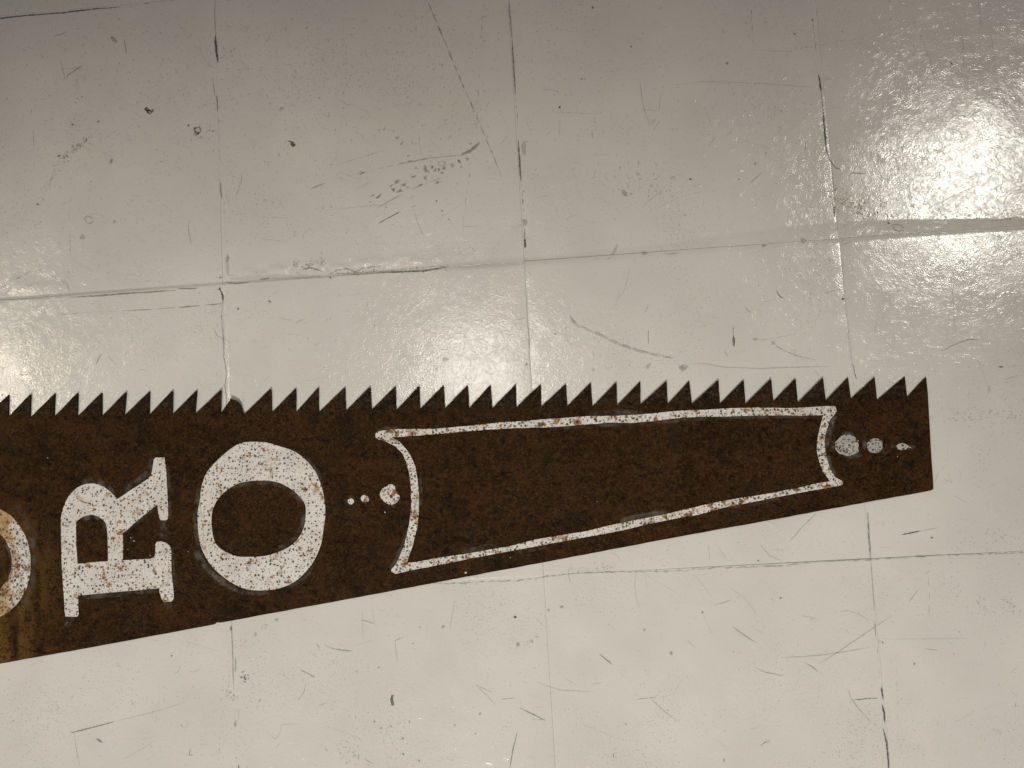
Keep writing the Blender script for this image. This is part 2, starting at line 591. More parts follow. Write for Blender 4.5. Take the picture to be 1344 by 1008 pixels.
# --- joints: top row, first upright joint
D([(-60, 30), (0, 23), (30, 20), (80, 16), (120, 11), (157, 8)], 1.9, .85)
B([(164, 7), (178, 5), (195, 2)], 1.4, .6)
B([(195, 2), (245, -3), (283, -6)], 1.0, .4)
D([(282, 0), (281, 18), (282.4, 43)], 1.5, .38)
D([(282.4, 43), (281.9, 53), (283.5, 65), (285.5, 82)], 3.0, .92)
D([(279, 106), (280, 116), (282, 127)], 1.2, .4)
D([(283.5, 124), (284.5, 134), (285.3, 146)], 2.0, .62)
B([(285.7, 152), (286, 170), (288, 190), (290, 218)], 1.7, .6, (2, 5), (2, 6), 1.5)
D([(289, 238), (289, 250), (291, 261)], 2.2, .42)
B([(293, 265), (295, 285), (296, 306)], 1.5, .45, (2, 5), (3, 8), 1.5)
scf.blot(298.5, 338, 2.2, 5, .5)
scf.ribbon([(296.5, 337), (298, 350), (298.5, 361)], 5, .28)
scf.ribbon([(298, 361), (306, 360.5)], 3, .3)
dirt.blot(288.5, 364, 1.6, 1.2, .8)
D([(292.6, 372), (296, 369.8), (302, 371), (309.4, 372), (327, 370.2)], 2.0, .5)
D([(339.5, 366.4), (346, 365.6), (354, 364.6)], 2.2, .55)
B([(354, 364.6), (385, 366), (410, 364), (432, 364.5)], 1.5, .32)
scf.ribbon([(300, 366), (340, 363), (385, 362), (425, 363)], 6, .16)
D([(396, 353), (410, 351.3), (423, 356.5)], 2.0, .45)
dirt.blot(433, 364.3, 1.8, 1.6, .7)
D([(432, 360), (441, 354.5), (454.5, 352.4), (465.6, 356.8), (477, 351.2), (500, 349)], 1.8, .40)
scf.ribbon([(440, 358), (470, 360), (500, 357), (556, 355.6), (574, 352.3), (589, 349)], 3.6, .36)
D([(500, 357.5), (520, 357), (556, 355.8), (573.7, 352.5), (590, 349)], 1.8, .5)
dirt.flecks(435, 358, 585, 352, 2.4, 120, 1.1, .42)
B([(598, 350), (616, 346.7), (660, 344)], 1.6, .28)
scf.ribbon([(600, 352), (650, 348), (690, 346)], 5, .10)
dirt.flecks(385, 350, 425, 342, 4.5, 70, 1.0, .55)
# row joint left
D([(89.3, 390.3), (116, 389), (156, 386), (201, 383), (231, 381)], 2.4, .50)
D([(233, 379), (246, 378.8), (259, 378)], 1.8, .62)
scf.ribbon([(-30, 397), (0, 395), (18, 393.6)], 6, .35)
D([(18, 393.6), (60, 391.8), (90, 390)], 1.2, .28)
scr.broken([(0, 377), (29, 362), (47, 350)], 1.4, .5)
scr.broken([(22, 381), (40, 374), (56, 366)], 1.2, .35)
scr.ribbon([(62.5, 359), (75, 366), (87, 372), (91.5, 383.5)], 1.8, .33)
B([(80, 412.6), (105, 410.8)], 1.2, .6, (8, 20), (1, 3), .2)
B([(105, 410.8), (163, 408)], 0.9, .25, (8, 20), (2, 6), .2)
B([(163, 408), (207.6, 405.4), (249, 402), (291, 398.7)], 1.4, .62, (12, 40), (2, 8), .2)
D([(286.5, 378.5), (289, 380)], 4, .7, False)
D([(287.5, 379), (291, 384), (292.2, 397)], 2.8, .78)
D([(291.5, 397), (290.4, 417), (292.6, 441.6), (293.3, 468), (296, 484), (298, 490.7), (293.7, 506), (297, 519.7), (296, 545)], 1.4, .42)
# middle upright joint
D([(668, 0), (669.3, 20), (672, 51)], 1.6, .5)
D([(672, 51), (674, 85), (676.5, 123)], 2.1, .66)
B([(677, 128), (678.5, 150), (679, 165)], 1.6, .6)
D([(680, 183), (681.5, 205), (683.7, 238)], 2.3, .78)
B([(683.7, 238), (686, 262), (687.3, 277)], 2.0, .75, (5, 10), (2, 5), .3)
scf.blot(688.5, 291, 3, 5.5, .5)
D([(688, 298), (688.8, 315)], 1.6, .55)
D([(688.6, 313), (689.2, 324)], 3.0, 1.0, False)
scf.ribbon([(689, 330), (692, 400), (695, 470), (697, 505)], 3.0, .12)
D([(694.5, 430), (695, 445), (695, 458)], 1.3, .35)
dirt.blot(691.5, 478, 1.6, 2.4, .5)
scf.ribbon([(687.5, 186), (687, 195), (688.5, 203)], 6, .36)
scf.ribbon([(686, 186), (694, 185)], 3, .3)
# right upright joint
B([(1065, 0), (1069, 35), (1072.5, 66)], 1.3, .30)
B([(1068, 72), (1074, 92)], 1.2, .3)
D([(1075.6, 96), (1077, 106), (1079, 119)], 2.3, .96)
D([(1079, 119), (1081.5, 144)], 1.4, .42)
D([(1081.5, 142), (1083.5, 168), (1086, 197)], 2.4, .85)
D([(1085.5, 194), (1091, 210), (1098, 219), (1105, 221)], 1.6, .68)
D([(1116, 225.6), (1127, 225.8), (1139, 226.8)], 1.3, .55)
scf.ribbon([(1092, 215), (1094.5, 240), (1096, 281)], 3.2, .40)
D([(1096.3, 268), (1096.6, 284)], 2.2, .8)
D([(1094, 251), (1101, 244)], 1.6, .5)
dirt.flecks(1100, 258, 1135, 276, 6, 60, 1.6, .42)
dirt.flecks(1135, 281, 1344, 285, 2.2, 150, 1.3, .55)
scf.flecks(1100, 268, 1344, 281, 4.5, 200, 2.2, .26)
dirt.blot(1167.5, 292, 2, 1.8, .75)
scf.ring(1180.4, 298.6, 7.2, 4.4, 1.8, .5, .2)
scf.blot(1055, 315.5, 3.5, 4, .5)
dirt.blot(1003, 322, 3.5, 1.8, .4)
D([(1070, 323), (1072, 320)], 1.6, .5)
scr.ribbon([(1105, 322), (1118, 316)], 1.4, .5)
scf.ribbon([(1104, 320), (1108, 392), (1117, 464), (1123, 497)], 4.2, .13)
dirt.blot(1106, 392, 2.2, 1.6, .8, .4)
D([(1119, 477), (1124, 498)], 1.1, .5)
# right joint below the blade
D([(1139, 672), (1140.5, 700), (1143.4, 733)], 2.6, .42)
B([(1139, 676), (1143, 733)], 2.0, .45)
D([(1143.4, 735), (1145, 765), (1147.5, 803)], 1.6, .30)
D([(1147.5, 815), (1149.5, 836)], 1.5, .5)
B([(1151, 850), (1154, 890)], 1.2, .45)
D([(1156.7, 901), (1157.3, 909), (1159, 918)], 2.3, .97)
D([(1158, 925), (1160, 936), (1161, 949)], 2.4, .95)
D([(1159, 956), (1163.4, 975), (1165, 990), (1167, 1025)], 2.6, .96)
B([(1176.8, 857), (1177, 900), (1179.5, 984)], 1.1, .35, (3, 10), (6, 18))
# left joint below the blade
D([(303, 815), (305, 845), (306, 870), (307, 904)], 1.5, .45)
dirt.blot(302.8, 825, 1.5, 4, .55)
B([(302.7, 879), (298, 908), (293, 935), (290.4, 957), (286, 1000)], 1.8, .55, (2, 7), (2, 6), 1.2)
D([(309.4, 862), (309.6, 882)], 1.5, .5)
B([(309, 851), (318, 846), (327, 839)], 1.8, .55, (3, 6), (1, 3))
scf.blot(335.5, 832.5, 2, 2.4, .5)
scf.ring(347, 823, 4.5, 2, 1.1, .35, -.6)
scf.blot(363, 813, 2.6, 2.2, .45)
dirt.flecks(319, 886, 322, 892, 3, 14, 1.6, .5)
scf.blot(308.8, 950, 2.2, 5, .6, .2)
dirt.flecks(296, 905, 306, 918, 3, 20, 1.0, .5)
B([(306, 905), (311, 930), (309, 975)], 1.3, .35, (2, 4), (4, 10), 2)
dirt.flecks(285, 915, 345, 918, 2.0, 20, 1.0, .4)
# lower row joint: fine jagged crack
cr = [(570, 765.7), (590, 766), (611, 765), (650, 763), (679.6, 761.6), (700, 760), (713.8, 757), (730, 756), (748, 752.7), (780, 751.5), (816.5, 750), (836, 750.5), (870, 749.5), (900, 749), (906, 747.5), (935, 745.4), (983, 744.5), (1038, 741.6), (1075, 737.5), (1110, 735.6), (1143, 735), (1192, 731.5), (1230, 729), (1260, 728), (1312, 726.5), (1400, 722)]
D(cr, 1.1, .38, False, 1.6)
B(cr[4:14], 1.3, .35)
scf.flecks(740, 748, 800, 748, 2, 40, 1.4, .3)

# --- scratches
R, K = scr.ribbon, scr.broken
K([(561.5, 3), (577, 37.6), (601, 96), (625, 150.6), (645, 198.5), (658, 231)], 1.9, .78, (7, 20), (1, 4), .3)
K([(634, 10), (630, 68), (626.5, 137), (625, 185)], 1.5, .5, (3, 9), (2, 7), .8)
K([(619.7, 202), (611, 260), (606, 310)], 1.5, .6, (4, 10), (2, 6), .4)
R([(603, 322), (600.5, 328)], 1.8, .5)
K([(453.7, 5), (450, 34), (453, 75), (452, 123), (448.6, 161), (441.7, 205), (436, 216), (426, 222)], 1.5, .5, (3, 8), (2, 6), 1.0)
K([(460, 228), (474, 226.8), (501, 219.6), (538.6, 211.6), (563.6, 206.8)], 1.7, .5, (6, 18), (1, 4), .4)
R([(538.6, 211.6), (563.6, 206.8), (588.6, 204.5), (607, 202.7)], 1.6, .42)
R([(604, 203), (619, 196.4), (624, 192), (629.6, 185.7)], 4.2, .62)
R([(612, 200), (626, 189)], 1.8, .6)
for x, y, rx, ry in ((205, 600, 25, 10), (140, 640, 8, 7), (335, 495, 24, 12), (295, 525, 15, 8), (315, 552, 15, 16), (360, 562, 24, 12), (385, 515, 18, 10), (460, 455, 24, 8), (545, 465, 10, 12), (555, 400, 13, 28), (600, 382, 16, 12), (618, 408, 16, 10), (650, 400, 12, 10), (688, 390, 17, 11), (675, 425, 11, 7), (800, 345, 15, 15), (850, 320, 17, 12), (750, 375, 14, 12), (805, 385, 8, 8), (515, 517, 14, 8), (420, 535, 8, 9), (480, 392, 10, 8), (420, 305, 9, 7), (375, 212, 12, 9), (318, 120, 8, 8), (340, 170, 12, 9), (435, 345, 22, 8), (885, 215, 9, 7), (628, 633, 9, 9), (675, 706, 7, 7), (722, 770, 6, 10), (85, 430, 18, 8), (155, 595, 18, 5), (260, 680, 6, 6), (640, 495, 14, 12)):
    scf.blot(460 + x / 5.6, 150 + y / 5.6, rx / 5.6 * .95, ry / 5.6, .62, -0.5, 9, .5)
    scf.blot(460 + x / 5.6 + random.uniform(-3, 3), 150 + y / 5.6 + random.uniform(-2, 2), rx / 9, ry / 9, .5, -0.5, 7, .5)
scf.ring(579, 214, 4.6, 3.4, 1.3, .45)
R([(494, 272.7), (511, 263), (528, 254)], 1.3, .55)
R([(542, 247.3), (554.6, 241)], 1.3, .5)
R([(495.7, 292.9), (510, 285), (525, 276.8)], 1.7, .75)
R([(512, 284), (526, 277.5)], 1.0, .5)
R([(563.6, 238.4), (579.6, 232.5)], 1.3, .5)
R([(538.6, 272.3), (546.6, 268)], 1.3, .5)
K([(534, 260.7), (560, 249)], 1.0, .45)
R([(544, 278.6), (547.5, 291), (556.4, 312.5)], 0.9, .5)
R([(549, 174), (551, 190), (553, 203)], 0.9, .3)
R([(656, 189), (667, 176)], 1.0, .45)
R([(608, 297), (630, 296)], 0.9, .35)
R([(437, 275), (480, 270), (522, 267)], 0.8, .3)
R([(440, 216), (480, 204), (508, 195)], 0.9, .3)
R([(748, 414), (750, 419), (758.3, 427.3)], 3.0, .5)
for off in (-1.4, 1.4):
    K([(757, 427 + off), (785.7, 438.6 + off), (809.6, 450.6 + off), (840.4, 460.9 + off), (867.8, 467.7 + off * .6), (885, 469.4)], 1.2, .62, (8, 25), (1, 4), .4)
scf.ribbon([(757, 427), (785.7, 438.6), (809.6, 450.6), (840.4, 460.9), (880, 469)], 3.6, .22)
scf.blot(850.5, 480, 5, 2.6, .38, -.7)
scf.blot(895.5, 482, 4.5, 3.2, .32)
R([(850.7, 431.8), (851, 452)], 1.2, .7)
R([(845.5, 411), (851.7, 400)], 1.1, .6)
R([(806, 402), (820, 380), (827, 351)], 0.8, .35)
R([(607.7, 461), (611, 447)], 1.2, .6)
R([(680, 420), (689, 417)], 1.2, .5)
R([(659, 424), (668, 436), (671, 443)], 0.9, .35)
scf.blot(584, 472, 4.5, 2.6, .45)
scf.blot(573, 484, 2.5, 3, .3)
scf.blot(778.5, 485.5, 2, 2.6, .35)
K([(778, 460), (780, 472)], 1.3, .4)
dirt.blot(728.5, 438.5, 1.6, .9, .7, .5)
R([(725, 358), (728, 365)], 1.2, .55)
scf.ribbon([(797, 341), (805, 332), (811, 320)], 4, .32)
scf.blot(845.5, 332, 4, 3, .5)
scf.ribbon([(873, 334), (890, 332)], 3, .3)
# upper left tile
R([(84.8, 102.7), (88, 98), (94, 94), (107, 84.6)], 1.5, .6)
R([(84.8, 102.7), (81, 90), (78, 76)], 1.0, .5)
R([(80, 89.5), (109, 89.5)], 0.8, .35)
R([(114, 84), (112, 88), (115, 93)], 1.1, .4)
R([(69, 47), (79, 44.5), (87, 40.2)], 1.2, .5)
R([(162, 50), (163, 60), (164.8, 71)], 1.7, .55)
scf.blot(149, 51, 5, 2.6, .5, .6)
scf.blot(146, 48, 2, 1.4, .6)
dirt.flecks(191, 143, 199, 147, 1.6, 14, 1.8, .8)
dirt.ribbon([(191, 144), (193, 147.5), (197, 148), (199.5, 145)], 2.4, .8)
D([(188, 141), (194, 143.5)], 1.6, .7)
D([(197, 143.5), (204, 142)], 1.4, .6)
scf.ring(258, 170.5, 4.5, 4.2, 2.4, .75)
dirt.flecks(256, 168, 259, 178, 3.0, 22, 1.4, .7)
dirt.blot(246.5, 164, 1.5, 1.5, .7)
dirt.flecks(272, 172, 280, 172, 2, 8, 1.2, .5)
scf.flecks(118, 177, 79, 212, 2.4, 70, 1.7, .42)
scf.flecks(79, 212, 50, 268, 2.4, 40, 1.4, .34)
K([(118, 177), (100, 194), (79, 212), (60, 248)], 1.3, .42, (3, 8), (3, 7), 1.6)
dirt.blot(77, 204, 2.4, 1.2, .75, -.4)
dirt.blot(94.5, 163, 1.5, 1.3, .8)
dirt.blot(128.5, 159, 1.6, 1.4, .7)
dirt.blot(49, 268, 1.6, 1.4, .7)
D([(376.5, 184.5), (381.6, 185.6), (384, 188)], 2.2, .85)
D([(382, 186.5), (386, 191.5)], 5, .9, False)
scf.ring(116, 288, 6, 4, 1.6, .45, .4)
scf.blot(107, 311, 3.5, 3, .5)
scf.blot(145, 211, 2.2, 4, .5, .5)
scf.blot(149, 290, 2, 2.5, .5)
scf.blot(369, 142, 3.4, 2.4, .5)
R([(246, 291), (247.5, 305), (251, 323)], 1.4, .45)
R([(91, 304.6), (91.7, 337)], 1.0, .5)
R([(40.2, 140), (40.6, 150)], 1.1, .5)
R([(42.5, 168), (44, 193)], 1.1, .45)
R([(51, 130), (62, 128.5)], 1.2, .45)
R([(317, 226), (316.5, 236), (308, 260)], 1.3, .42)
R([(407, 248), (418, 243), (427, 240)], 2.8, .42)
R([(340, 284), (378, 286)], 0.9, .3)
R([(78, 322), (70, 313)], 1.0, .4)
R([(163, 370), (163.4, 375)], 1.4, .55)
R([(280, 430), (284, 440), (304, 450)], 1.2, .5)
dirt.blot(312, 404.8, 1.6, 1.8, .85)
dirt.blot(353.6, 395.5, 2.4, 1.4, .6, .5)
R([(387, 424), (396, 420), (399, 418)], 1.1, .6)
R([(366, 417), (385, 421)], 0.9, .35)
K([(366, 437), (402, 440)], 1.3, .35)
K([(441, 390), (486, 384)], 0.9, .4, (8, 20), (2, 4), .2)
R([(413, 391), (418, 390)], 1.4, .5)
D([(66, 428), (67, 434)], 2.2, .55)
R([(68, 436), (70, 430)], 1.4, .5)
R([(125, 480), (130, 470), (134, 463)], 1.6, .6)
R([(141, 466), (153, 480)], 1.0, .4)
R([(179, 488), (186, 485), (194, 488)], 0.9, .4)
K([(130, 395), (135, 430), (134, 460)], 1.1, .35, (3, 8), (4, 8), 1)
dirt.blot(3, 519, 1.4, 2, .7)
dirt.blot(15, 526, 1.4, 1.2, .7)
# upper right
K([(1000, 65), (1034.6, 65.5), (1068.8, 59), (1110, 51.3), (1139, 49)], 2.0, .5, (2, 6), (1, 3), 1.0)
K([(1000, 65), (1034.6, 65.5), (1068.8, 59), (1110, 51.3)], 1.6, .4, (2, 5), (2, 4), 1.6)
R([(884, 111), (925, 106), (997, 107.8), (1072, 113)], 1.1, .30)
R([(985, 239.6), (1002, 224)], 1.2, .7)
K([(1005.5, 205), (1015.8, 140)], 1.3, .36)
K([(986.7, 10), (990, 68)], 1.5, .38)
K([(947, 52), (950, 30), (975, 26), (988, 34)], 1.3, .38)
scf.flecks(930, 5, 990, 30, 4, 40, 1.0, .3)
R([(1212.5, 51), (1221, 75), (1228, 102.7)], 1.0, .4)
R([(1262, 31), (1266, 55), (1267, 85.6)], 0.9, .33)
R([(1301.5, 31), (1308, 90), (1313.5, 143.7)], 0.9, .25)
R([(1286, 0), (1290, 34)], 1.0, .3)
dirt.blot(1250, 81.5, 1.5, 2.4, .7, -.5)
dirt.blot(1067.5, 24, 1.3, 1.3, .8)
dirt.blot(1044, 42.5, 2.2, 1.5, .5)
scf.blot(955, 81.5, 2, 2, .6)
dirt.blot(734.5, 140, 1.6, 1.6, .85)
dirt.blot(778, 9, 1.3, 2, .8)
dirt.blot(829, 60, 1.2, 1.2, .7)
scf.blot(763, 103, 1.6, 1.4, .6)
R([(840, 104), (843, 130), (847, 148), (853.5, 164.5)], 1.0, .5)
R([(853.5, 164.5), (862, 153)], 1.0, .55)
R([(868, 117), (865, 145)], 0.9, .4)
R([(843, 143), (866, 145)], 0.9, .35)
R([(857, 172), (867, 156)], 0.9, .4)
K([(790, 158), (830, 152), (865, 150), (900, 142), (935, 146)], 1.4, .4, (2, 6), (3, 8), 2)
scf.flecks(720, 160, 900, 180, 14, 90, 1.1, .32)
R([(777, 171), (778, 181)], 2.2, .4)
R([(857, 30), (859, 24)], 1.4, .5)
R([(929, 193), (940, 178)], 1.0, .5)
scf.flecks(790, 215, 880, 255, 15, 60, 1.5, .42)
for k in range(26):
    x, y = random.gauss(825, 28), random.gauss(232, 13)
    an = random.uniform(0, 6.28)
    L = random.uniform(3, 9)
    R([(x, y), (x + L * math.cos(an), y + L * math.sin(an))], 1.1, .5)
scf.blot(820, 253, 5, 3.4, .55, .7)
R([(846, 268), (858, 258), (870, 249)], 1.0, .45)
K([(905, 234), (942, 236)], 1.5, .5, (2, 5), (3, 6), 1)
dirt.blot(906.5, 234, 1.7, 1.2, .8)
dirt.blot(970.5, 234.5, 1.2, 1.0, .8)
scf.blot(992, 213.5, 1.8, 2, .6)
R([(1059, 183), (1058, 196)], 1.5, .5)
R([(1221, 272), (1255, 255), (1289.5, 239.6)], 1.5, .62)
D([(1198, 245), (1212, 254)], 1.1, .4)
scf.blot(1199.5, 268.5, 3.4, 3.4, .7)
R([(711, 117), (725, 117), (735, 121)], 0.9, .4)
R([(723, 146), (790, 149)], 0.8, .25)
# right, beside the blade tip
R([(1236.5, 460.8), (1248, 454.5), (1260.5, 449), (1272, 445.5), (1286, 446)], 1.4, .65)
R([(1014, 449), (1020, 455), (1031, 461), (1050, 468), (1072, 472.8)], 1.1, .6)
R([(995, 446.5), (1020, 443), (1045, 438)], 0.9, .38)
scf.blot(991.5, 445, 3.0, 2.6, .45)
scf.blot(1015, 450, 2.5, 3, .5)
R([(962, 426.6), (962.5, 440)], 1.6, .65)
D([(962.6, 440), (962.8, 446), (963.4, 455)], 4.2, .7)
D([(1019, 380), (1023, 388), (1031, 393.5)], 1.8, .6)
R([(901, 477), (925, 477), (938, 480), (952.5, 482), (997, 483.5), (1040, 482), (1089, 480.7)], 1.1, .48)
scf.blot(896, 483, 6, 5, .4)
R([(1070, 486), (1077, 495)], 1.0, .5)
R([(1120, 488), (1125, 498)], 1.2, .6)
R([(1167, 497), (1168, 505)], 1.1, .5)
D([(1309, 481.5), (1317, 482)], 3.0, .6)
K([(1320, 480.5), (1344, 480)], 2.2, .5, (4, 7), (2, 4))
R([(1317, 499), (1337, 492)], 1.0, .45)
K([(1230, 549), (1260, 552), (1300, 549), (1344, 548)], 1.3, .42, (4, 12), (3, 10), 2)
scf.flecks(1240, 546, 1344, 546, 5, 70, 1.5, .36)
scf.flecks(1290, 590, 1290, 610, 8, 16, 1.4, .35)
scf.blot(1298, 511, 2, 5, .3)
R([(1248.5, 368), (1251, 400), (1253.6, 437)], 0.9, .45)
R([(1081, 385), (1096, 381)], 1.0, .55)
scf.blot(1178, 382, 4, 1.8, .4, -.5)
R([(1068, 425), (1075, 415), (1078, 402)], 1.0, .3)
R([(999, 397), (1012, 394)], 0.9, .4)
scf.ribbon([(977, 402), (986, 411)], 2.2, .3)
R([(949, 458), (956, 469)], 1.0, .35)
for x, y, an, L in ((1232, 618, 1.9, 16), (1238, 628, .5, 12), (1252, 650, .55, 20), (1245, 620, 1.3, 15), (1240, 610, 2.1, 9)):
    R([(x, y), (x + L * math.cos(an), y + L * math.sin(an))], 0.9, .38)
# lower right
D([(1183.5, 702), (1196, 699.6), (1209, 697)], 1.9, .88)
R([(1209, 697), (1220, 695), (1232, 693)], 1.2, .45)
dirt.blot(1223.5, 706, 1.5, 1.5, .85)
R([(1036, 711), (1055, 690), (1072, 673)], 1.2, .6)
R([(997, 714), (1010.6, 729.7), (1027.7, 736.6)], 1.0, .5)
R([(1010, 721), (1038, 723)], 0.8, .3)
R([(937, 794), (950, 791), (961, 787)], 1.2, .5)
R([(961, 822), (977, 834), (993.5, 844)], 1.4, .6)
R([(990, 875), (1003.8, 882), (1027.7, 887)], 1.4, .58)
R([(1074, 871.8), (1090, 862), (1106.5, 851), (1140, 828), (1169.8, 808.5)], 1.4, .48)
R([(1026, 863), (1050, 862), (1075.6, 860), (1110, 855), (1147.5, 847.8)], 1.4, .42)
R([(1056.8, 870), (1066, 875), (1074, 882)], 1.4, .6)
D([(1118.4, 919), (1135, 917), (1152.7, 916)], 1.4, .65)
R([(1112, 902), (1116, 915), (1127, 930), (1144, 949)], 1.2, .48)
K([(1127, 930), (1144, 949)], 1.8, .4)
R([(1158, 838.6), (1210, 838.6), (1270, 838)], 1.0, .28)
R([(1193, 790), (1205, 774)], 1.3, .5)
R([(1213, 754), (1221, 748.5)], 1.5, .5)
K([(1219, 757), (1220, 785), (1219, 810)], 1.2, .42, (6, 16), (3, 8), .4)
R([(1252, 948), (1265, 942), (1278, 933)], 1.0, .36)
R([(1103, 803), (1112, 801), (1125, 805), (1140.7, 813.6)], 1.1, .45)
R([(1052, 808), (1075, 813)], 1.0, .4)
R([(1214, 851), (1232, 854)], 1.1, .45)
R([(956, 770), (978, 785), (991, 803), (992, 812)], 1.0, .33)
R([(985, 822), (1003, 832)], 1.0, .33)
R([(902, 840), (912, 850)], 1.1, .5)
R([(910, 752), (938, 788)], 0.9, .3)
R([(920, 800), (936, 835)], 0.9, .28)
R([(1324, 885), (1338, 872)], 0.9, .38)
R([(1325, 905), (1335, 915)], 1.0, .4)
D([(1333, 922), (1332, 928)], 2.8, .75)
scf.flecks(1265, 795, 1300, 800, 5, 16, 1.4, .5)
scf.flecks(1320, 790, 1330, 800, 5, 14, 1.4, .5)
scf.flecks(1235, 765, 1260, 775, 6, 40, 1.1, .32)
scf.flecks(1300, 685, 1310, 715, 7, 14, 1.6, .4)
dirt.blot(1200, 871.5, 1.2, 2, .8)
dirt.blot(1158.5, 843.5, 1.1, 1.0, .85)
dirt.blot(1024.5, 785, 1.8, 1.6, .5)
dirt.blot(922, 803.5, 1.2, 1.2, .8)
dirt.blot(995.5, 736, 1.2, 1.2, .8)
D([(999, 978), (1004, 974), (1011, 972)], 2.0, .55)
scf.blot(950, 998, 2, 2, .5)
K([(975, 958), (1008, 952), (1038, 954)], 1, .3)
R([(930, 715), (932, 736)], 1.0, .4)
R([(938, 712), (955, 735)], 1.0, .3)
K([(1098, 683), (1098, 735)], 1.2, .38, (2, 6), (4, 9), 1.5)
# lower middle
R([(474, 813.6), (484, 816), (494.5, 819.8)], 1.2, .62)
R([(475, 799), (477, 842)], 0.9, .33)
R([(488, 793), (491, 817)], 0.8, .28)
R([(518.7, 841), (520, 855), (522, 869)], 1.0, .5)
R([(516, 842), (529.7, 835.8)], 1.0, .5)
R([(440, 852), (462, 855)], 1.2, .5)
R([(590.6, 827), (593, 810), (597, 788)], 1.1, .45)
D([(515.5, 912), (514.2, 918), (515.5, 926)], 4.2, .72, False)
R([(624.8, 899), (647, 909.4)], 1.2, .5)
R([(624.8, 899), (640, 914), (652, 927)], 1.0, .42)
D([(682, 929), (698, 937), (715.5, 946)], 1.5, .62)
R([(697, 944), (715, 945)], 1.0, .5)
R([(699, 928), (716, 928)], 0.8, .35)
D([(668.5, 1012), (673, 985), (679, 961)], 1.4, .6)
R([(705, 895.7), (720, 901), (737.8, 906), (758, 907), (779, 907.7)], 1.1, .46)
R([(742, 890), (757, 900)], 0.9, .35)
D([(786.7, 858), (797, 867), (804, 872)], 1.5, .6)
R([(851.7, 914), (868, 930), (885, 944)], 1.3, .55)
R([(833, 918), (860, 915), (864, 911)], 1.2, .5)
R([(860, 917), (885, 910), (898, 885)], 0.8, .25)
R([(776, 898), (791, 896)], 1.1, .45)
R([(657, 918), (677, 916)], 1.2, .5)
R([(835, 748.6), (833, 769), (835, 785), (840, 798)], 1.0, .4)
R([(750, 738), (746, 752), (748, 764), (753, 767)], 1.1, .42)
R([(846, 752), (850, 775)], 0.8, .28)
R([(849, 886), (853, 878)], 1.1, .4)
R([(700, 808), (717, 825)], 1.2, .3)
K([(816, 740), (840, 712)], 1.2, .5, (3, 8), (2, 5), .8)
scf.flecks(788, 746, 805, 746, 3, 20, 1.2, .45)
for x, y, r in ((690, 430, 5), (325, 468, 4), (413, 466, 6), (175, 855, 5), (213, 848, 4), (258, 895, 6), (1185, 478, 5), (1288, 567, 7), (868, 390, 6), (818, 402, 6), (702, 535, 8), (298, 530, 4), (285, 832, 4), (458, 843, 4), (555, 800, 5), (150, 830, 5), (320, 980, 5), (260, 955, 6), (538, 875, 4), (1115, 840, 4), (168, 622, 5)):
    scf.blot(440 + x / 2.922, 663 + y / 2.922, r / 2.6, r / 3.4, .62, random.uniform(0, 3))
dirt.blot(675.8, 809.8, 2, 1.7, .7)
D([(804.5, 989), (805.5, 995)], 3.0, .75)
scf.blot(698, 842, 3.0, 1.6, .45, .9)
scf.flecks(690, 845, 702, 838, 3, 16, 1.2, .35)
# lower left
R([(425.4, 846), (430, 848.5), (436.6, 851), (450, 853), (463, 854.5)], 1.5, .6)
R([(414, 843.7), (418, 848), (421, 855)], 1.3, .5)
R([(394, 879), (403, 883), (414, 889.7)], 1.5, .6)
R([(401.6, 897), (398.7, 910), (390, 919.6)], 1.1, .52)
R([(417.6, 926.5), (424, 924), (431, 921)], 1.3, .5)
R([(245.8, 880.5), (253.6, 882), (261, 879.4), (264, 872)], 1.1, .45)
D([(250, 982.8), (248, 991), (254, 991.3)], 1.5, .62)
R([(348.4, 959), (361.8, 970.5), (367.4, 962.7), (369.6, 950.4), (394, 950)], 1.0, .34)
R([(362, 982), (369, 973)], 1.2, .42)
D([(313.5, 1003), (313.5, 1015)], 1.8, .7)
D([(426.5, 981.6), (430, 985.5)], 2.4, .55)
R([(445.5, 988), (452, 992)], 1.6, .5)
R([(478, 996), (490, 1003)], 1.3, .45)
R([(269, 832), (268, 836)], 1.5, .6)
dirt.blot(225.7, 861, 1.2, 1.2, .85)
D([(94, 961.6), (110, 957.5), (150.6, 947)], 1.5, .70)
R([(150.6, 947), (191.7, 936.8), (220, 929), (246, 921)], 1.0, .34)
R([(97.5, 962.5), (101, 985), (106, 1010)], 1.0, .4)
D([(92, 960), (99, 962)], 1.6, .6)
D([(126.6, 969), (135, 975)], 4.2, .52)
R([(58, 898), (64, 901)], 1.8, .45)
R([(93, 920), (97, 912)], 1.6, .4)
R([(160, 998), (200, 975)], 0.8, .28)
R([(108, 893), (112, 885)], 0.9, .35)
scf.flecks(15, 940, 80, 935, 4, 24, 1.2, .32)
scf.flecks(150, 925, 260, 915, 4, 30, 1.1, .34)
scf.flecks(480, 965, 440, 990, 6, 30, 1.3, .36)
scf.flecks(460, 985, 470, 1000, 6, 16, 1.8, .36)
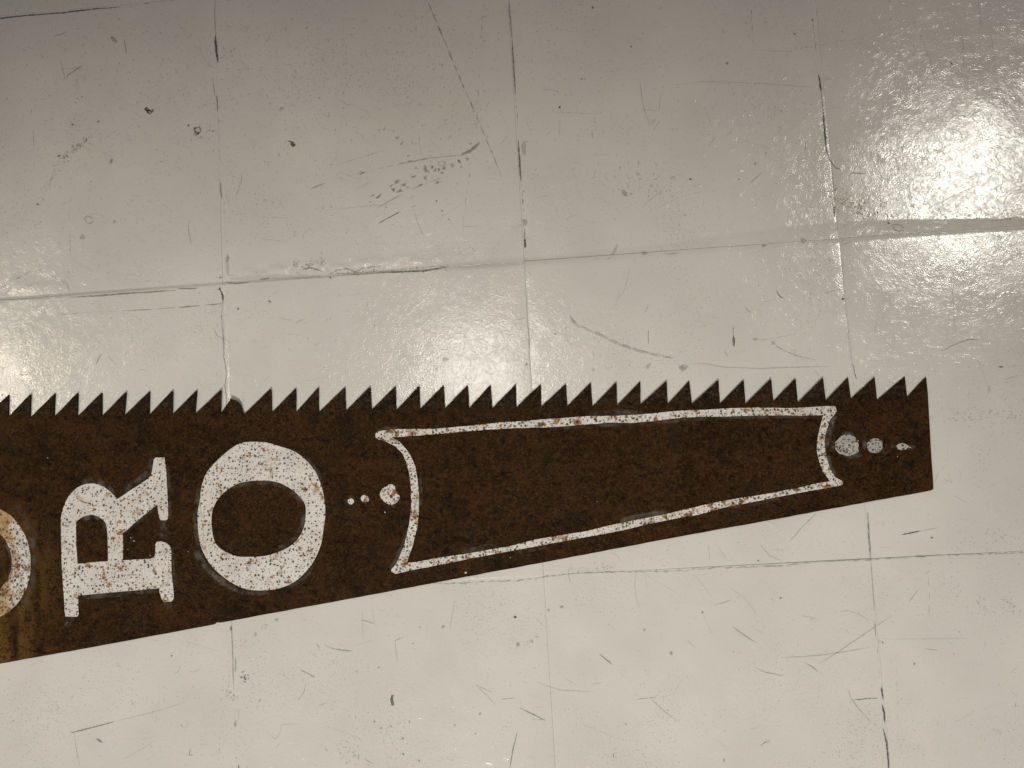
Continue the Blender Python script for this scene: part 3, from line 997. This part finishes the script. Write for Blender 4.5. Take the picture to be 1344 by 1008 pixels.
# --- countless faint hairs and flecks
for _ in range(4200):
    x, y = random.uniform(-80, 1424), random.uniform(-60, 1068)
    if _ % 3 == 0:
        x, y = random.gauss(250, 300), random.gauss(130, 130)
    an = random.uniform(0, 6.28)
    L = random.choice((3, 4, 5, 6, 8, 11, 18)) * random.uniform(.6, 1.2)
    cv = random.uniform(-.8, .8)
    p0 = (x, y)
    p1 = (x + .5 * L * math.cos(an), y + .5 * L * math.sin(an))
    p2 = (p1[0] + .5 * L * math.cos(an + cv), p1[1] + .5 * L * math.sin(an + cv))
    scr.ribbon([p0, p1, p2], random.uniform(.55, .95), random.choice((.10, .14, .2, .32)))
for _ in range(1500):
    x, y = random.uniform(-80, 1424), random.uniform(-60, 1068)
    if random.random() < .45:
        x, y = random.gauss(260, 260), random.gauss(110, 120)
    scf.blot(x, y, random.uniform(.5, 1.3), random.uniform(.4, .9), random.uniform(.2, .6), random.uniform(0, 3), 6, .5)
for _ in range(2600):
    x, y = random.gauss(330, 330), random.gauss(90, 110)
    r_ = random.uniform(.5, 1.25)
    scf.blot(x, y, r_ * random.uniform(.8, 1.8), r_ * .7, random.uniform(.2, .55), random.uniform(0, 3), 5, .5)
for _ in range(90):
    x, y = random.uniform(-80, 1424), random.uniform(-60, 1068)
    an = random.uniform(-.5, .5) + random.choice((0, 1.57, .6, -.6))
    L = random.uniform(15, 60)
    scr.ribbon([(x, y), (x + L * math.cos(an), y + L * math.sin(an))], random.uniform(.6, .9), random.uniform(.12, .3))
for _ in range(45):
    x, y = random.uniform(0, 1344), random.uniform(0, 1008)
    an = random.uniform(0, 3.14)
    L = random.uniform(6, 30)
    scf.flecks(x, y, x + L * math.cos(an), y + L * math.sin(an), 2.0, 12, .9, .38)

scf.build('scuff_marks', M_SCUFF, 'grey rubbed scuffs and specks of grime on the floor paint', 0.00010)
scr.build('scratches', M_SCRATCH, 'fine dark scratches in the floor paint', 0.00016)
dirt.build('joint_dirt', M_DIRT, 'dark dirt lodged in the joints and chips of the floor paint', 0.00022)

# ------------------------------------------------------------------ saw
ZB, ZT = 0.0002, 0.0017            # underside and upper face of the blade
saw = bpy.data.objects.new('saw', None)
S.collection.objects.link(saw)
saw.empty_display_size = 0.05
saw['label'] = 'rusty brown toothed saw blade with white painted letters lying on the painted floor'
saw['category'] = 'saw'
ox, oy = P(672, 640)
saw.location = (ox, oy, 0)

tips = [(10.9, 518.3), (40.2, 517.3), (71.8, 516.4), (101.8, 516), (133.1, 515.5), (165.3, 514.9), (195.7, 513.9), (226.2, 513.2), (257.7, 512.6), (289.8, 512.1),
        None, (355.4, 510.4), (388, 509.6), (417.6, 509), (452.5, 508.5), (485.7, 507.9), (518.8, 507.3), (549.9, 506.8), (581.8, 506.2), (613.7, 505.6), (643.6, 505.1), (676.8, 504.5),
        (709.6, 504.1), (742.4, 504.1), (775.2, 502.1), (808.8, 501.7), (840.1, 500.9), (874.6, 500.2), (904.4, 500), (942.6, 498.9), (976, 498.9), (1011.8, 497.5), (1044.1, 497),
        (1079.9, 496.2), (1113.1, 495.7), (1147.6, 495.3), (1187.6, 494.3), (1215.2, 495.3)]
vals = [(10.9, 547.1), (39.2, 548.4), (70.9, 547.1), (101.2, 547.1), (133.0, 546.9), (162.6, 546), (195.4, 545.2), (225.7, 544.7), (255.7, 543.7), (288.8, 543.7),
        (320.5, 543.4), (356.7, 541.3), (388.4, 541.3), (418.5, 540.9), (453.8, 539), (487.7, 537.7), (520, 538.6), (551.3, 536.8), (583.9, 535.8), (615.7, 535.8), (645.9, 535.8), (677.8, 534.3),
        (710.6, 533.4), (744.7, 533), (777.7, 533.4), (810.1, 531.5), (840.8, 530.5), (876.5, 530), (908, 530), (944.9, 530), (978.4, 530.3), (1015.2, 526.8), (1047.3, 528.7),
        (1084, 526.2), (1117, 523.6), (1151.2, 525.1), (1190.8, 521.1)]
# the blade runs on out of the picture to the left
for k in range(8):
    x = -20 - 31.2 * k
    tips.insert(0, (x, 518.8 + .5 * k))
    vals.insert(0, (x - .4, 548 + .5 * k))
NT_ = len(tips)


def loc(p, z):
    x, y = P(p[0], p[1], ZT)
    return (x - ox, y - oy, z)


def resample(pts, step, wob=0.0, seed=0):
    r = random.Random(seed)
    out = []
    for p, q in zip(pts[:-1], pts[1:]):
        p, q = np.array(p, float), np.array(q, float)
        m = max(1, int(round(np.linalg.norm(q - p) / step)))
        for k in range(m):
            e = p + (q - p) * k / m
            if k:
                e = e + np.array([r.uniform(-1, 1), r.uniform(-1, 1)]) * wob
            out.append(tuple(e))
    out.append(tuple(pts[-1]))
    return out


def plate(name, loop, mat, parent, z0, z1, bevel=0.0, holes=(), zf=None):
    """solid plate from an outline in survey pixels"""
    bm = bmesh.new()
    edges = []
    for lp in (loop, *holes):
        vs = [bm.verts.new(loc(p, z1)) for p in lp]
        edges += [bm.edges.new((vs[i], vs[(i + 1) % len(vs)])) for i in range(len(vs))]
    bmesh.ops.triangle_fill(bm, use_beauty=True, use_dissolve=False, edges=edges)
    if holes:
        from mathutils.geometry import intersect_point_tri_2d
        hl = [[Vector(loc(p, 0)[:2]) for p in h] for h in holes]

        def inside(c, poly):
            r = False
            j = len(poly) - 1
            for i in range(len(poly)):
                if (poly[i].y > c.y) != (poly[j].y > c.y) and c.x < (poly[j].x - poly[i].x) * (c.y - poly[i].y) / (poly[j].y - poly[i].y) + poly[i].x:
                    r = not r
                j = i
            return r
        bad = [f for f in bm.faces if any(inside(f.calc_center_median(), h) for h in hl)]
        if bad:
            bmesh.ops.delete(bm, geom=bad, context='FACES_ONLY')
    bm.normal_update()
    for f in bm.faces:
        if f.normal.z < 0:
            f.normal_flip()
    top = list(bm.faces)
    border = [e for e in bm.edges if len(e.link_faces) == 1]
    ext = bmesh.ops.extrude_face_region(bm, geom=top)
    # the extruded copy becomes the upper face, the original the underside
    nv = [g for g in ext['geom'] if isinstance(g, bmesh.types.BMVert)]
    nvs = set(nv)
    for v in bm.verts:
        if v not in nvs:
            v.co.z = z0
    bmesh.ops.recalc_face_normals(bm, faces=bm.faces)
    if bevel:
        te = [e for e in bm.edges if e.verts[0] in nvs and e.verts[1] in nvs and any(abs(f.normal.z) < .3 for f in e.link_faces)]
        bmesh.ops.bevel(bm, geom=te, offset=bevel, segments=2, affect='EDGES', profile=.6)
    if zf:
        for v in bm.verts:
            v.co.z += zf(v.co.x + ox, v.co.y + oy)
    me = bpy.data.meshes.new(name)
    bm.to_mesh(me)
    bm.free()
    return link(name, me, mat, parent)


# blade body: below the gullets
root = [vals[0]] + vals[1:]
right_root = (1218.3, 521.5)
bot_l, bot_r = (-262, 919.0), (1219.5, 644.0)
top_line = []
for p in root:
    top_line.append(p)
top_line.append(right_root)
right_edge = resample([right_root, (1221.5, 580), (1225.2, 638)], 14, .12, 3)[1:]
corner = [(1225.1, 641.2), (1223.6, 643.2)]
bottom = resample([(1221.5, 643.8), (1000, 684.6), (884, 705.8), (600, 759.4), (460, 785.8), (290, 817.2), (284.5, 817.0), (281, 819.6), (137, 846.5), (0, 871.2), (-258, 918.6)], 12, .22, 5)
left = [(-256, 780), (-254, 640)]
outline = top_line + right_edge + corner + bottom + left
blade = plate('blade', outline, M_STEEL, saw, ZB, ZT, 0.00022)
blade['label'] = 'tapering dark brown steel plate mottled and pitted with rust'

# teeth: each filed tooth stands on the line between two gullets
for i, tp in enumerate(tips):
    if i == 0:
        continue
    a = vals[i - 1]
    b = vals[i] if i < len(vals) else right_root
    if tp is None:
        lp = [a] + resample([a, (302.8, 524.6), (301.6, 523.6), (303.4, 523.2), (307.6, 524.7), (312.4, 527.2), (315.8, 531.2), (317.6, 537), (318.8, 541.2), b], 3, .15, 8)[1:]

        def lift(X, Y):
            y0, y1 = P(310, 543)[1], P(310, 524)[1]
            q = min(1, max(0, (Y - y0) / (y1 - y0)))
            return 0.0012 * q * q
        t_ = plate('tooth', lp, M_STEEL, saw, ZB, ZT, 0.0, zf=lift)
        t_['label'] = 'snapped and bent tooth stump, shorter than the others'
        continue
    w = b[0] - tp[0]
    r_ = random.Random(i)
    nib = r_.uniform(.7, 1.8)
    lp = resample([a, (tp[0] - nib, tp[1] + nib * .75)], 9, .22, i)
    lp += [(tp[0] - nib * .3, tp[1] + .1), (tp[0] + .3, tp[1] + nib * .7)]
    lp += resample([(tp[0] + .3 + w * .2, tp[1] + 7), b], 9, .25, i + 50)
    sgn = 1 if i % 2 else -1

    def setf(X, Y, t0=tp, b0=b, s0=sgn):
        y0, y1 = P(b0[0], b0[1])[1], P(t0[0], t0[1])[1]
        q = min(1, max(0, (Y - y0) / (y1 - y0)))
        return 0.0003 * (s0 + .6) * q
    plate('tooth', lp, M_STEEL, saw, ZB, ZT, 0.0, zf=setf)


# ---- painted lettering
def paint(name, loop, mat, label, holes=(), t=0.00013):
    o = plate(name, loop, mat, saw, ZT - 0.0002, ZT + t, 0.0, holes)
    if label:
        o['label'] = label
    return o


def smear(parent, loop, alpha, z=0.00005, edge=0.0, name='paint_smear_or_glint'):
    """thin worn film: centre vertex fan, fading to its rim"""
    c = np.mean(np.array(loop), axis=0)
    vs = [loc(c, ZT + z)] + [loc(p, ZT + z) for p in loop]
    n = len(loop)
    me = bpy.data.meshes.new(name)
    me.from_pydata(vs, [], [(0, 1 + (k + 1) % n, 1 + k) for k in range(n)])
    at = me.attributes.new('alpha', 'FLOAT', 'POINT')
    at.data.foreach_set('value', np.array([alpha] + [alpha * .25] * n, np.float32))
    return link(name, me, M_SMEAR, parent)


def film(parent, path, widths, alpha, z=0.00005, name='paint_smear_or_glint'):
    """worn film along a path (survey pixels): crisp-ish core, faded sides"""
    path = [np.array(p, float) for p in path]
    n = len(path)
    vs, al, fs = [], [], []
    for i in range(n):
        d = path[min(i + 1, n - 1)] - path[max(i - 1, 0)]
        d = d / (np.linalg.norm(d) + 1e-9)
        nn = np.array([-d[1], d[0]])
        wd = widths[i] if isinstance(widths, (list, tuple)) else widths
        fe = .1 if i in (0, n - 1) else (.6 if i in (1, n - 2) else 1)
        wd = wd * random.uniform(.7, 1.2)
        fe = fe * random.uniform(.6, 1.1)
        for s_, a_ in ((-1.15, 0), (-.5, fe), (.5, fe), (1.15, 0)):
            vs.append(loc(path[i] + nn * wd * .5 * s_, ZT + z))
            al.append(alpha * a_)
    for i in range(n - 1):
        for k in range(3):
            a_ = 4 * i + k
            fs.append((a_, a_ + 1, a_ + 5, a_ + 4))
    me = bpy.data.meshes.new(name)
    me.from_pydata(vs, [], fs)
    at = me.attributes.new('alpha', 'FLOAT', 'POINT')
    at.data.foreach_set('value', np.array(al, np.float32))
    me.update()
    if me.polygons[0].normal.z < 0:
        me.flip_normals()
    return link(name, me, M_SMEAR, parent)


def zoomed(pts, x0, y0, s):
    return [(x0 + x / s, y0 + y / s) for x, y in pts]


def smooth(pts, n=3, closed=True):
    """Catmull-Rom"""
    out = []
    m = len(pts)
    p = [np.array(q, float) for q in pts]
    rng_ = range(m) if closed else range(m - 1)
    for i in rng_:
        if closed:
            a, b, c, d = p[i - 1], p[i], p[(i + 1) % m], p[(i + 2) % m]
        else:
            a, b, c, d = p[max(i - 1, 0)], p[i], p[i + 1], p[min(i + 2, m - 1)]
        for k in range(n):
            t = k / n
            out.append(tuple(.5 * (2 * b + (c - a) * t + (2 * a - 5 * b + 4 * c - d) * t * t + (3 * b - a - 3 * c + d) * t ** 3)))
    if not closed:
        out.append(tuple(p[-1]))
    return out


# letter R
r_out = zoomed([(1085, -104), (1145, -104), (1152, -60), (1158, 0), (1165, 140), (1172, 300), (1168, 322), (1158, 333), (1120, 333), (1110, 315), (1103, 285), (1095, 222),
                (970, 325), (855, 425), (857, 520), (855, 612), (960, 606), (1045, 602), (1072, 592), (1083, 560), (1082, 500), (1092, 484), (1120, 480), (1160, 490), (1185, 515), (1192, 545), (1195, 700), (1205, 790), (1210, 840), (1208, 880), (1195, 898), (1140, 902), (1125, 882), (1112, 840), (1107, 806),
                (940, 822), (780, 835), (660, 846), (545, 858), (545, 940), (548, 985), (540, 1003), (500, 1004), (456, 1003), (450, 960), (448, 900), (442, 830), (438, 760), (430, 640), (428, 540), (425, 420), (425, 310), (438, 255), (455, 208), (480, 165), (508, 132), (540, 105), (570, 90), (605, 79), (650, 77), (690, 86), (725, 102), (765, 132), (800, 165), (812, 183), (826, 181), (890, 137), (960, 92), (1020, 52), (1052, 22), (1060, -15), (1068, -70), (1072, -92)], 0, 620, 5.304)
r_hole = zoomed([(530, 345), (548, 328), (575, 310), (608, 299), (640, 295), (675, 303), (705, 320), (735, 350), (745, 385), (748, 430), (751, 520), (752, 617), (650, 626), (540, 637), (537, 590), (532, 520), (530, 430)], 0, 620, 5.304)
letter_r = paint('painted_letter', resample(r_out + [r_out[0]], 5, .16, 21)[:-1], M_LETTER, 'white painted serif letter R turned on its side', [resample(r_hole + [r_hole[0]], 5, .16, 22)[:-1]])
for pth, wd, al in ((zoomed([(1060, -110), (1050, -20), (1010, 20), (900, 100), (830, 165)], 0, 620, 5.304), 9, .55),
                    (zoomed([(800, 160), (740, 95), (650, 58), (560, 75)], 0, 620, 5.304), 10, .5),
                    (zoomed([(1160, -60), (1172, 60), (1180, 220), (1176, 330)], 0, 620, 5.304), 6, .35),
                    (zoomed([(1130, 330), (1135, 370), (1140, 470)], 0, 620, 5.304), 9, .5),
                    (zoomed([(1195, 520), (1206, 680), (1216, 800)], 0, 620, 5.304), 6, .45),
                    (zoomed([(1150, 890), (1170, 915), (1185, 945)], 0, 620, 5.304), [13, 12, 5], .75),
                    (zoomed([(560, 862), (700, 855), (860, 840), (1100, 815)], 0, 620, 5.304), [6, 10, 8, 4], .5),
                    (zoomed([(500, 990), (488, 1030), (462, 1075)], 0, 620, 5.304), [17, 14, 3], .72),
                    (zoomed([(560, 330), (640, 305), (720, 340), (742, 400)], 0, 620, 5.304), 8, .6),
                    (zoomed([(1085, 235), (980, 330), (870, 425)], 0, 620, 5.304), 5, .3)):
    film(letter_r, smooth(pth, 4, False), wd if not isinstance(wd, list) else 9, al)

# letter O
o_out = smooth(zoomed([(480, 45), (400, 52), (330, 90), (250, 160), (190, 230), (160, 310), (148, 400), (135, 480), (140, 600), (160, 690), (210, 780), (280, 850), (370, 910), (450, 935), (540, 938), (630, 925), (720, 885), (800, 810), (850, 730), (880, 650), (890, 580), (903, 480), (895, 380), (875, 300), (840, 220), (780, 150), (710, 100), (620, 70), (550, 50)], 230, 570, 4.582), 4)
o_in = smooth(zoomed([(520, 278), (440, 282), (370, 300), (300, 345), (250, 400), (222, 470), (220, 560), (240, 650), (290, 700), (370, 733), (450, 737), (530, 733), (600, 715), (680, 680), (740, 625), (775, 555), (785, 480), (780, 420), (740, 365), (690, 325), (630, 293), (570, 280)], 230, 570, 4.582), 4)
letter_o = paint('painted_letter', o_out, M_LETTER, 'white painted letter O next to the outlined panel', [o_in])
for pth, wd, al in ((zoomed([(150, 300), (128, 440), (125, 580), (150, 700)], 230, 570, 4.582), 7, .5),
                    (zoomed([(120, 690), (170, 780), (260, 870), (360, 930), (460, 955), (570, 945)], 230, 570, 4.582), 9, .6),
                    (zoomed([(660, 925), (770, 870), (830, 790)], 230, 570, 4.582), 6, .4),
                    (zoomed([(340, 320), (420, 295), (540, 288), (640, 310), (720, 360), (775, 420)], 230, 570, 4.582), 8, .5),
                    (zoomed([(778, 470), (760, 560), (700, 640), (620, 690)], 230, 570, 4.582), 8, .5),
                    (zoomed([(700, 95), (790, 150), (860, 240), (895, 340)], 230, 570, 4.582), 6, .35)):
    film(letter_o, smooth(pth, 4, False), wd, al)

# round letter cut by the picture's edge
q_out = smooth(zoomed([(0, 118), (60, 155), (110, 215), (150, 290), (168, 380), (165, 480), (140, 570), (90, 645), (40, 690), (0, 712)], 0, 640, 4.2) + [(-30, 826), (-70, 832), (-110, 812), (-136, 775), (-142, 735), (-132, 690), (-105, 658), (-65, 645), (-30, 651)], 4)
q_in = smooth(zoomed([(0, 258), (35, 300), (60, 360), (65, 430), (45, 500), (15, 540)], 0, 640, 4.2) + [(-12, 784), (-48, 788), (-84, 776), (-104, 752), (-106, 722), (-88, 698), (-55, 688), (-22, 691)], 4)
letter_q = paint('painted_letter', q_out, M_STAINED, 'rust-stained round painted letter at the left edge', [q_in])
film(letter_q, smooth([(20, 655), (36, 690), (45, 730), (40, 775), (22, 810)], 4, False), 8, .4)
film(letter_q, smooth([(2, 702), (14, 725), (16, 750), (6, 772)], 4, False), 9, .4)

# outlined panel
Z2 = lambda p: zoomed(p, 440, 540, 5.6)
Z3 = lambda p: zoomed(p, 480, 640, 5.6)
Z5 = lambda p: zoomed(p, 700, 620, 5.6)
Z6 = lambda p: zoomed(p, 920, 560, 5.6)
ZE = lambda p: zoomed(p, 920, 490, 5.304)
ZD = lambda p: zoomed(p, 690, 490, 5.304)
b_out = (Z2([(293, 172), (300, 158), (318, 147), (400, 132), (520, 130), (735, 128), (860, 117), (1000, 103), (1190, 83), (1344, 73)])
         + ZD([(60, 325), (200, 315), (430, 298), (600, 296), (800, 287), (1000, 266), (1150, 256)])
         + ZE([(20, 254), (200, 243), (400, 237), (600, 242), (780, 234), (920, 226), (936, 232), (944, 262), (938, 275)])
         + ZE([(900, 320), (880, 380), (862, 450), (860, 520)])
         + Z6([(912, 150), (925, 230), (945, 300), (985, 370), (1035, 398), (1046, 411), (1038, 427), (1010, 435), (860, 462), (620, 505), (400, 550), (180, 592)])
         + Z5([(1230, 308), (1100, 330), (860, 375), (680, 420), (520, 452), (250, 500), (0, 548)])
         + Z3([(1040, 470), (800, 515), (560, 565), (330, 608), (250, 628), (216, 634), (192, 622), (187, 602), (225, 560), (285, 420), (320, 270), (335, 130), (333, 10)])
         + Z2([(545, 460), (525, 380), (495, 310), (440, 255), (370, 220), (312, 204), (296, 190)]))
b_in = (Z2([(415, 190), (600, 178), (840, 158), (1100, 135), (1344, 122)])
        + ZD([(150, 376), (400, 358), (600, 342), (750, 345), (900, 330), (1100, 308), (1240, 302)])
        + ZE([(200, 300), (400, 293), (600, 292), (700, 296), (850, 290), (830, 370), (812, 450)])
        + Z6([(855, 120), (852, 180), (870, 260), (900, 335), (948, 402), (860, 415), (720, 448), (560, 480), (400, 508), (280, 525), (140, 550)])
        + Z5([(1240, 242), (1160, 262), (960, 310), (740, 352), (560, 390), (400, 430), (200, 462), (0, 497)])
        + Z3([(1060, 430), (800, 475), (560, 512), (380, 545), (302, 552), (345, 430), (380, 290), (390, 180), (391, 40)])
        + Z2([(605, 500), (590, 410), (560, 335), (520, 275), (470, 220)]))
border = paint('painted_border', resample(b_out + [b_out[0]], 6, .22, 31)[:-1], M_BORDER, 'white painted outline of a long tapering panel with scooped ends', [resample(b_in + [b_in[0]], 6, .22, 32)[:-1]])
for pth, wd, al in ((ZE([(935, 290), (905, 370), (885, 450), (872, 520)]), 9, .95),
                    (Z6([(925, 200), (950, 290), (990, 365)]), 6, .6),
                    (ZD([(430, 290), (600, 275), (760, 272), (850, 285)]), 8, .45),
                    (ZD([(150, 385), (400, 370), (700, 352), (950, 335), (1300, 310)]), 6, .4),
                    (ZE([(40, 305), (400, 302), (820, 298)]), 6, .4),
                    (Z3([(700, 480), (850, 440), (960, 425)]), 8, .5),
                    (Z3([(330, 610), (390, 605)]), 6, .75),
                    (Z3([(1080, 470), (1220, 455), (1344, 425)]), 7, .4),
                    (Z3([(180, 600), (230, 520), (300, 350), (300, 290)]), 7, .45),
                    (Z5([(620, 365), (740, 332), (900, 305), (1000, 295)]), 9, .55),
                    (Z6([(160, 605), (400, 560), (700, 500)]), 6, .3),
                    (Z2([(300, 150), (380, 125), (470, 120)]), 5, .4),
                    (Z2([(620, 480), (628, 600), (620, 730)]), 6, .4)):
    film(border, smooth(pth, 4, False), wd, al)

# dots
def blob(cx, cy, rx, ry, tail=None, seed=0, n=22):
    r_ = random.Random(seed)
    out = []
    for k in range(n):
        th = 2 * math.pi * k / n
        q = 1 + r_.uniform(-.07, .07)
        out.append([cx + rx * q * math.cos(th), cy + ry * q * math.sin(th)])
    if tail:
        i = min(range(n), key=lambda k: (out[k][0] - tail[0]) ** 2 + (out[k][1] - tail[1]) ** 2)
        out[i] = list(tail)
    return [tuple(p) for p in out]


ZF = lambda x, y: (1050 + x / 5.304, 480 + y / 5.304)
for nm, c, rx, ry, tail, sm, lab in (
        ('big', ZF(327, 555), 15.2, 13.6, ZF(410, 596), [(ZF(230, 560), 5, 7), (ZF(365, 620), 13, 5), (ZF(330, 480), 9, 4)], 'largest white dot, beside the right end of the panel'),
        ('mid', ZF(521, 556), 10.3, 9.8, None, [(ZF(450, 550), 4, 6), (ZF(575, 600), 7, 5)], 'middle white dot of the right-hand row'),
        ('sml', ZF(712, 563), 7.6, 4.4, ZF(778, 571), [(ZF(655, 560), 5, 3), (ZF(770, 565), 7, 3)], 'small pointed white dot nearest the blade tip')):
    dot = paint('painted_dot', smooth(blob(c[0], c[1], rx, ry, tail, len(nm) + int(c[0])), 2), M_FADED, lab)
    for (sx_, sy_), a_, b_ in sm:
        smear(dot, blob(sx_, sy_, a_, b_, None, 5, 12), .7)
Zd = lambda x, y: (440 + x / 5.6, 540 + y / 5.6)
big = [Zd(*p) for p in ((330, 600), (345, 568), (375, 552), (390, 540), (415, 535), (438, 550), (443, 580), (465, 605), (474, 632), (460, 660), (430, 682), (400, 684), (372, 672), (345, 650), (327, 625))]
dot = paint('painted_dot', smooth(big, 2), M_BORDER, 'largest white dot of the row before the panel, with a knob on top')
smear(dot, blob(*Zd(415, 690), 6, 4, None, 4, 12), .6)
smear(dot, blob(*Zd(455, 550), 5, 4, None, 4, 12), .4)
c = Zd(217, 641)
dot = paint('painted_dot', smooth(blob(c[0], c[1], 5.0, 4.8, Zd(246, 655), 12, 14), 2), M_LETTER, 'middle white dot of the left-hand row')
smear(dot, blob(c[0], c[1], 7.4, 7, None, 9, 12), .5)
c = Zd(115, 661)
dot = paint('painted_dot', smooth(blob(c[0], c[1], 4.1, 4.0, None, 13, 14), 2), M_LETTER, 'smallest white dot, closest to the letter O')
smear(dot, blob(c[0] - .6, c[1] - 1, 7.2, 7.8, None, 8, 12), .5)
# spatters of paint
for i, (x, y, r) in enumerate(((505.2, 672.3, 1.3), (611.5, 751.8, 2.2), (669.7, 731.8, .8), (783.5, 658, .7), (857.5, 673.5, .6), (1126.5, 578.3, .9), (156.5, 707, 1.0), (172, 706, 1.1), (176, 710, 1.2), (168, 721, .8), (197, 729, .8), (247, 724, .9), (62.5, 601, .8), (1178, 599, .7))):
    o_ = paint('paint_spatter', blob(x, y, r * .75, r * .6, None, i, 7), M_LETTER, None, t=0.0001)
# glints on knocked bare metal near letter R, painted as pale streaks
for i, (pp) in enumerate(([(162, 706), (163, 710), (166.5, 712)], [(172, 711), (174, 705), (177.5, 704)], [(175, 706), (178, 711)])):
    film(letter_r, pp, 1.1, .9, 0.00008, 'paint_smear_or_glint')
